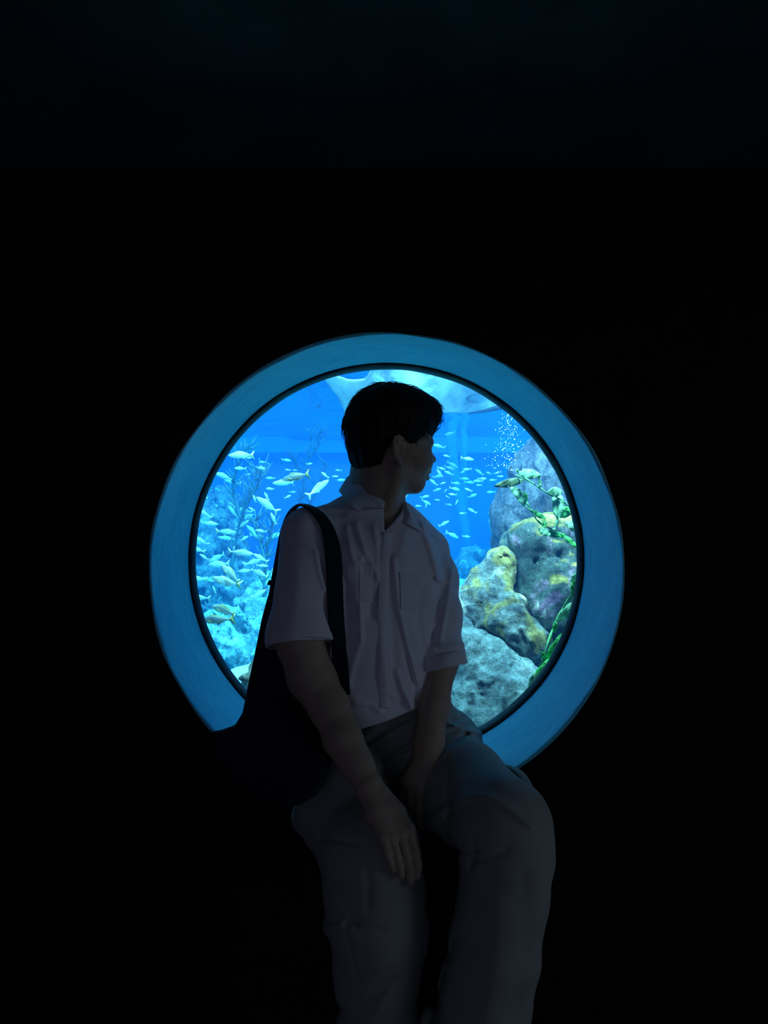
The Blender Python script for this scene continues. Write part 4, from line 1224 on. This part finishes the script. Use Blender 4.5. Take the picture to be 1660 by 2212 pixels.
def on(u, v, r, dflt, base=trous_smooth):
    y = hit(base, u, v)
    return P(u, v, min(dflt, (y if y else dflt) - r - .002))
def fingers(specs, palm, thumb):
    fs = [s_union(palm, .012)]
    fg = [s_chain(c, .003) for c in specs] + [s_chain(thumb, .006)]
    pf = fs[0]
    def f(p):
        d = fg[0](p)
        for g in fg[1:]: d = np.minimum(d, g(p))
        return smin(d, pf(p), .004)
    return f
# right hand: rests on the right thigh, back of the hand to the viewer
kn = [((886, 1792), (898, 1842), (903, 1870), (901, 1892), .0080), ((867, 1804), (880, 1855), (886, 1884), (887, 1905), .0084), ((847, 1810), (859, 1853), (865, 1876), (867, 1891), .0080), ((828, 1808), (838, 1846), (845, 1866), (850, 1879), .0070)]
wr = P(797, 1697, 1.436)
palmR, specR = [], []
prev = None
for i, (k, a, b, c, r) in enumerate(kn):
    K = on(k[0], k[1], r+.010, 1.39); Am = on(a[0], a[1], r+.010, 1.375); Bm = on(b[0], b[1], r+.006, 1.368); Cm = on(c[0], c[1], r+.003, 1.366)
    off = [(9, -6), (3, -1), (-4, 3), (-10, 7)][i]
    W0 = (797+off[0], 1700+off[1]); W = P(*W0, 1.432 - .002*i)
    Mi = on(W0[0]*.5 + k[0]*.5, W0[1]*.5 + k[1]*.5, .021, 1.418)
    palmR += [s_cap(W, Mi, .0160, .0140), s_cap(Mi, K, .0140, .0100)]
    specR.append([(K, r+.0018), (Am, r+.0005), (Bm, r), (Cm, r-.001)])
thR = [(P(824, 1712, 1.428), .015), (P(862, 1752, 1.415), .0125), (P(885, 1788, 1.41), .0105), (P(894, 1815, 1.405), .009)]
handR = s_bound(fingers(specR, palmR, thR), P(850, 1800, 1.40), .19)
# left hand: hangs between the thighs, fingers loosely curled
knl = [((888, 1703), (886, 1738), (887, 1760), (892, 1772), .0081), ((907, 1708), (906, 1752), (907, 1775), (910, 1786), .0085), ((927, 1708), (926, 1750), (926, 1773), (926, 1784), .0082), ((946, 1702), (946, 1738), (944, 1756), (942, 1767), .0072)]
palmL, specL = [], []
for i, (k, a, b, c, r) in enumerate(knl):
    yk = 1.545 + .006*abs(i-1.3)
    K = P(*k, yk); Am = P(*a, yk-.008); Bm = P(*b, yk+.004); Cm = P(*c, yk+.016)
    W = P(906+10*i, 1652, 1.566)
    palmL.append(s_cap(W, K, .0160, .0108))
    specL.append([(K, r+.0022), (Am, r+.0008), (Bm, r), (Cm, r-.001)])
thL = [(P(898, 1660, 1.565), .015), (P(880, 1688, 1.560), .0125), (P(874, 1716, 1.565), .0105), (P(875, 1742, 1.56), .009)]
handL = s_bound(fingers(specL, palmL, thL), P(915, 1710, 1.56), .17)
def body(p):
    d = smin(head_b(p), neck(p), .022)
    d = smin(d, neckcord(p), .02)
    d = smin(d, chest(p), .04)
    d = smin(d, arms(p), .02)
    d = smin(d, handR(p), .010)
    return smin(d, handL(p), .010)

# ---- hair
hpoly = [(767, 1016), (777, 1014), (800, 1010), (823, 1003), (833, 979), (843, 962), (850, 945), (862, 940), (874, 944), (884, 958), (893, 974), (900, 970), (904, 955), (916, 950), (932, 948),
         (960, 935), (975, 880), (930, 800), (820, 790), (730, 830), (715, 930), (735, 985), (752, 1020)]
def to_head(p): return (p - A(HO))@HM.T*1000
_hair = s_union([hell(-12, 0, 44, (99, 83, 93)), hell(30, 0, 72, (66, 70, 56)), hell(62, 2, 68, (44, 58, 40)), hell(-42, 0, 10, (66, 72, 80)), hell(-52, 0, -20, (42, 52, 58))], .018)
def hair(p):
    q = to_head(p)
    d = _hair(p)
    # combed locks radiate from the crown
    cq = q - A((-35, -8, 125))
    az = np.arctan2(cq[:, 1], cq[:, 0]); rad = np.linalg.norm(cq, axis=1)
    w = np.stack([np.cos(az)*9, np.sin(az)*9, rad/60], 1).astype(F32)
    d = d - .0032*vnoise(w, 1.0, 2) - .0016*vnoise(w, 2.6, 4) - .002*vnoise(p, 45, 6)
    px = to_px(p)
    pd = poly_sd(px, hpoly)
    low = np.clip((px[:, 1]-935)/30, 0, 1)
    pd = pd + low*(2.5*vnoise(np.stack([az*14, az*0, rad/80], 1).astype(F32), 1.0, 7) + 1.2)
    return smax(d, pd/FPX*1.73, .004)

person = empty('person', P(850, 1741, 1.745))
tag(person, 'person in white short-sleeved shirt and grey trousers, seated in the round window', 'person')
v, f = polygonise(trous, (-.26, 1.20, .02), (.36, 1.98, .82), .0034)
obj('trousers', mesh_from('trousers', v, f), M['trousers'], person)
v, f = polygonise(shirt, (-.31, 1.44, .66), (.25, 1.90, 1.34), .0026)
shirt_o = obj('shirt', mesh_from('shirt', v, f), M['shirt'], person)
v, f = polygonise(body, (-.27, 1.30, .50), (.23, 1.90, 1.42), .0024)
obj('body', mesh_from('body', v, f), M['skin'], person)
v, f = polygonise(hair, (-.16, 1.60, 1.20), (.18, 1.86, 1.54), .0024)
mb = MB(); mb.v = [Vector(x) for x in v]; mb.f = [tuple(x) for x in f]
rng = random.Random(5)
def flow(h):   # direction of the combed hair at a point, in the head frame
    c = h - Vector((-35, -8, 125)); r = Vector((c.x, c.y, c.z*.4)); return r.normalized()
hv = np.array([x for x in v]); hn = normals_of(lambda p: _hair(p), hv.astype(F32))
pick = rng.sample(range(len(hv)), 1500)
for i in pick:
    px = to_px(hv[i:i+1])[0]
    if px[1] > 950: continue
    p0 = Vector(hv[i]); n0 = Vector(hn[i])
    h = Vector(to_head(hv[i:i+1].astype(F32))[0]); dr = flow(h)
    t = (HF*dr.x + HL*dr.y + HU*dr.z); t = (t - n0*t.dot(n0)).normalized()
    L = rng.uniform(.018, .04); lift = rng.uniform(.0, .004)
    pts = [p0 - n0*.001, p0 + t*L*.5 + n0*(lift*.7), p0 + t*L + n0*(lift - .0025*L/.03)]
    mb.tube(pts, [.0007, .0006, .0002], 3, cap=False)
mb.build('hair', M['hair'], person)

# ---- eyes (mostly turned away)
for s in (1, -1):
    m = MB()
    n1, n2 = 12, 16
    vs = []; fs = []
    c = H(66, s*30, -14)
    for a in range(n1+1):
        for b in range(n2):
            th, ph = math.pi*a/n1, 2*math.pi*b/n2
            vs.append(c + (HF*math.cos(th) + HL*(math.sin(th)*math.cos(ph)) + HU*(math.sin(th)*math.sin(ph)))*.0118)
    for a in range(n1):
        for b in range(n2):
            fs.append((a*n2+b, a*n2+(b+1) % n2, (a+1)*n2+(b+1) % n2, (a+1)*n2+b))
    m.add(vs, fs)
    if 'eye' not in M:
        mt, nt, lk = new_mat('eye_white'); mt.node_tree.nodes['Principled BSDF'].inputs['Base Color'].default_value = (.7, .7, .7, 1); M['eye'] = mt
        mt.node_tree.nodes['Principled BSDF'].inputs['Roughness'].default_value = .15
        mi = simple('dark_brown_iris', (.02, .012, .008), .1); M['iris'] = mi
    e = m.build('eye', M['eye'], person)
    e.data.materials.append(M['iris'])
    for p_ in e.data.polygons:
        if p_.index < 3*n2: p_.material_index = 1

# ---- collar, placket, pockets, cuffs
def on_shirt(u, v, lift=.004, fallback=1.66):
    y = hit(lambda p: shirt_solid(p), u, v, 1.3, 2.0)
    return np.array(P(u, v, (y if y else fallback) - lift))
nk = lambda u, v, y: np.array(P(u, v, y))
patch('collar', [
    [nk(752, 1031, 1.735), nk(772, 1041, 1.69), nk(795, 1066, 1.650), nk(812, 1084, 1.632), nk(829, 1099, 1.622)],
    [nk(742, 1046, 1.735), nk(762, 1064, 1.675), nk(788, 1085, 1.638), nk(810, 1096, 1.625), nk(829.5, 1101, 1.620)],
    [nk(733, 1061, 1.735), on_shirt(755, 1088, .007), on_shirt(782, 1103, .008), on_shirt(806, 1102, .010, 1.62), nk(830, 1103, 1.618)]], M['shirt'], shirt_o, .0035, 30, 14)
patch('collar', [
    [nk(752, 1031, 1.735), nk(762, 1026, 1.765), nk(790, 1030, 1.80), nk(825, 1045, 1.80), nk(852, 1062, 1.765), nk(864, 1073, 1.72)],
    [nk(742, 1046, 1.735), nk(755, 1046, 1.79), nk(790, 1050, 1.82), nk(835, 1066, 1.82), nk(865, 1085, 1.785), nk(878, 1098, 1.73)],
    [nk(733, 1061, 1.735), nk(750, 1062, 1.80), nk(790, 1065, 1.83), nk(840, 1080, 1.83), nk(876, 1100, 1.79), nk(892, 1120, 1.735)]], M['shirt'], shirt_o, .0035, 40, 12)
patch('collar', [
    [nk(864, 1073, 1.72), nk(870, 1084, 1.70), nk(868, 1100, 1.675), nk(861, 1122, 1.652)],
    [nk(873, 1080, 1.700), on_shirt(881, 1102, .012, 1.69), on_shirt(884, 1120, .013, 1.67), on_shirt(880, 1131, .012, 1.66)],
    [on_shirt(884, 1099, .006, 1.70), on_shirt(893, 1116, .009, 1.69), on_shirt(903, 1133, .010, 1.69), on_shirt(911, 1149, .007, 1.69)]], M['shirt'], shirt_o, .0035, 24, 14)
pl = [(836, 1150), (831, 1200), (828, 1260), (826, 1330), (827, 1400), (829, 1470), (832, 1530)]
patch('placket', [[on_shirt(u-9, v, .001) for u, v in pl], [on_shirt(u-4, v, .004) for u, v in pl], [on_shirt(u+5, v, .0045) for u, v in pl], [on_shirt(u+12, v, .001) for u, v in pl]], M['shirt'], shirt_o, .003, 60, 8)
def pocket(a, b, c, d):
    def bl(s, t): return [(a[i]*(1-s)+b[i]*s)*(1-t) + (d[i]*(1-s)+c[i]*s)*t for i in (0, 1)]
    return [[on_shirt(*bl(s, t), .0025) for s in (0, .33, .66, 1)] for t in (0, .25, .5, .75, 1)]
patch('chest_pocket', pocket((749, 1212), (806, 1216), (806, 1302), (754, 1300)), M['shirt'], shirt_o, .003, 20, 20)
patch('chest_pocket', pocket((864, 1236), (908, 1242), (900, 1318), (866, 1316)), M['shirt'], shirt_o, .003, 20, 20)
def cuff(nodes_c, nrm, r0, w, side):
    n = Vector(nrm); a = Vector(side); a = (a - n*a.dot(n)).normalized(); b = n.cross(a)
    m = MB(); vs, fs = [], []; K = 56
    for (dz, dr) in ((-w, .000), (-w+.002, .0028), (.001, .0030), (.003, .0005), (.001, -.005)):
        for k in range(K):
            t = 2*math.pi*k/K
            rr = r0 + dr + .0015*math.sin(3*t+1) + .001*math.sin(7*t)
            vs.append(nodes_c + (a*math.cos(t) + b*math.sin(t))*rr + n*dz)
    for i in range(4):
        for k in range(K):
            j = (k+1) % K; fs.append((i*K+k, i*K+j, (i+1)*K+j, (i+1)*K+k))
    m.add(vs, fs); return m
cuff(hemR_c, hemR_n, .0640, .028, CS).build('sleeve_cuff', M['shirt'], shirt_o)
cuff(hemL_c, hemL_n, .0495, .026, CS).build('sleeve_cuff', M['shirt'], shirt_o)

# ---- trouser details
trousers_o = [o for o in person.children if o.name == 'trousers'][0]
def on_tr(u, v, lift=.003, fb=1.55):
    y = hit(trous, u, v); return np.array(P(u, v, (y if y else fb) - lift))
wbp = [(784, 1595), (815, 1578), (850, 1559), (880, 1544), (900, 1535)]
patch('waistband', [[on_tr(u-3, v-14, .002) for u, v in wbp], [on_tr(u, v, .004) for u, v in wbp], [on_tr(u+3, v+12, .002) for u, v in wbp]], M['trousers'], trousers_o, .003, 40, 8)
patch('belt', [[on_tr(778, 1584, .003, 1.6), on_tr(798, 1572, .003, 1.6), on_tr(826, 1556, .003, 1.6)], [on_tr(782, 1592, .004, 1.6), on_tr(803, 1579, .004, 1.6), on_tr(829, 1563, .004, 1.6)]], M['dark_hole'], trousers_o, .003, 16, 5)
pf = [(1088, 1654), (1108, 1662), (1132, 1688), (1158, 1722)]
patch('pocket_flap', [[nk(1088, 1654, 1.545), nk(1112, 1668, 1.51), nk(1134, 1694, 1.475), nk(1152, 1722, 1.45)],
                      [nk(1102, 1655, 1.555), nk(1128, 1668, 1.52), nk(1146, 1694, 1.485), nk(1158, 1720, 1.46)],
                      [nk(1104, 1658, 1.575), nk(1132, 1674, 1.54), nk(1150, 1700, 1.50), nk(1160, 1726, 1.47)]], M['trousers'], trousers_o, .004, 24, 10)
patch('pocket_flap', [[nk(641, 1734, 1.62), nk(646, 1742, 1.58), nk(660, 1752, 1.545)],
                      [nk(640, 1748, 1.62), nk(645, 1758, 1.575), nk(664, 1772, 1.535)],
                      [nk(652, 1770, 1.61), nk(662, 1782, 1.57), nk(682, 1795, 1.525)]], M['trousers'], trousers_o, .004, 20, 10)

# ---- shoes (below the frame)
M['shoe'] = simple('white_trainers', (.45, .45, .45), .6, .05, 20, .05, 100)
for (u, v, y, dx) in ((815, 2480, 1.45, .02), (1010, 2450, 1.42, .06)):
    c = P(u, v, y); c.z = 0
    fd = Vector((dx*2, -1, 0)).normalized(); sd = Vector((0, 0, 1)).cross(fd)
    g = s_union([s_ell(c + fd*.10 + Vector((0, 0, .035)), (.11, .045, .040), (fd, sd, (0, 0, 1))), s_ell(c + fd*.0 + Vector((0, 0, .045)), (.08, .042, .055), (fd, sd, (0, 0, 1)))], .03)
    g2 = lambda p, g=g: smax(g(p), .001 - p[:, 2], .004)
    v_, f_ = polygonise(g2, np.array(c) - A((.25, .30, .03)), np.array(c) + A((.25, .2, .14)), .006)
    obj('shoe', mesh_from('shoe', v_, f_), M['shoe'], person)

# ------------------------------------------------------------------ shoulder bag
bag = empty('shoulder_bag', P(600, 1740, 1.66))
tag(bag, 'black canvas shoulder bag hanging from a strap over the shirt shoulder', 'bag')
bpoly = [(588, 1256), (578, 1290), (566, 1335), (553, 1400), (538, 1470), (524, 1540), (508, 1566), (480, 1576), (458, 1580), (462, 1625), (500, 1690), (560, 1738), (612, 1746), (650, 1738), (684, 1718), (705, 1680), (735, 1600), (742, 1500), (735, 1420), (700, 1360), (640, 1330), (620, 1280)]
def bag_sdf(p):
    px = to_px(p)
    pd = poly_sd(px, bpoly)/FPX*1.66
    yc = 1.645 - .205*np.clip((px[:, 1]-1500)/220, 0, 1)*np.clip((px[:, 0]-470)/150, 0, 1) - .00016*(px[:, 0]-600)
    th = .012 + .040*np.clip((px[:, 1]-1250)/350, 0, 1)*np.clip((1790-px[:, 1])/160, 0, 1)
    fold = .004*np.exp(-(line_dist(px, [(584, 1400), (572, 1470), (548, 1520), (530, 1560)])/9)**2) + .003*np.exp(-(line_dist(px, [(540, 1560), (600, 1500), (640, 1420)])/20)**2)
    side = np.abs(p[:, 1]-yc) - th - fold*(p[:, 1] < yc) - .003*vnoise(p, 14, 2)
    d = smax(pd, side, .02)
    d = np.maximum(d, -(trous_smooth(p) - .006))
    m = np.abs(d) < .08
    if m.any(): d[m] = np.maximum(d[m], -(np.minimum(shirt_solid(p[m], False), np.minimum(arms(p[m]), chest(p[m]))) - .005))
    # lies against the window reveal and the wall below it
    rr = np.sqrt((p[:, 0]-WX)**2 + (p[:, 2]-WZ)**2)
    d = np.maximum(d, np.minimum(p[:, 1] - (YN - .006), rr - (R - .006)))
    return d
v, f = polygonise(bag_sdf, (-.42, 1.36, .50), (-.02, 1.78, 1.12), .004)
obj('bag_body', mesh_from('bag_body', v, f), M['bag'], bag)
fr = [(741, 1500), (735, 1420), (727, 1330), (724, 1250), (720, 1190), (710, 1145), (692, 1115), (672, 1098), (655, 1092)]
rowa, rowb = [], []
for i, (u, v_) in enumerate(fr):
    w = 17 if i < 5 else [14, 11, 8, 5][i-5]
    rowa.append(on_shirt(u-w, v_, .010, 1.60)); rowb.append(on_shirt(u+w*.9, v_ - (2 if i > 5 else 0), .007, 1.62))
for arr in (rowa, rowb):   # smooth depth jumps where the strap bridges folds
    a = np.array(arr)
    for k in range(1, len(a)-1):
        if abs(a[k, 1] - .5*(a[k-1, 1]+a[k+1, 1])) > .02: a[k, 1] = .5*(a[k-1, 1]+a[k+1, 1])
    arr[:] = list(a)
back_a = [nk(640, 1092, 1.61), nk(622, 1110, 1.635), nk(608, 1145, 1.652), nk(598, 1195, 1.66), nk(588, 1250, 1.662), nk(578, 1310, 1.662)]
back_b = [nk(640, 1098, 1.585), nk(626, 1120, 1.612), nk(614, 1160, 1.630), nk(606, 1205, 1.64), nk(598, 1255, 1.645), nk(592, 1310, 1.645)]
patch('strap', [rowa + back_b, [(.5*(a_+b_)) for a_, b_ in zip(rowa + back_b, rowb + back_a)], rowb + back_a], M['bag'], bag, .004, 110, 8)
m = MB(); m.tube([P(581, 1262, 1.645), P(584, 1256, 1.64), P(590, 1257, 1.64)], [.0035, .004, .003], 8); m.build('strap_loop', M['bag'], bag)
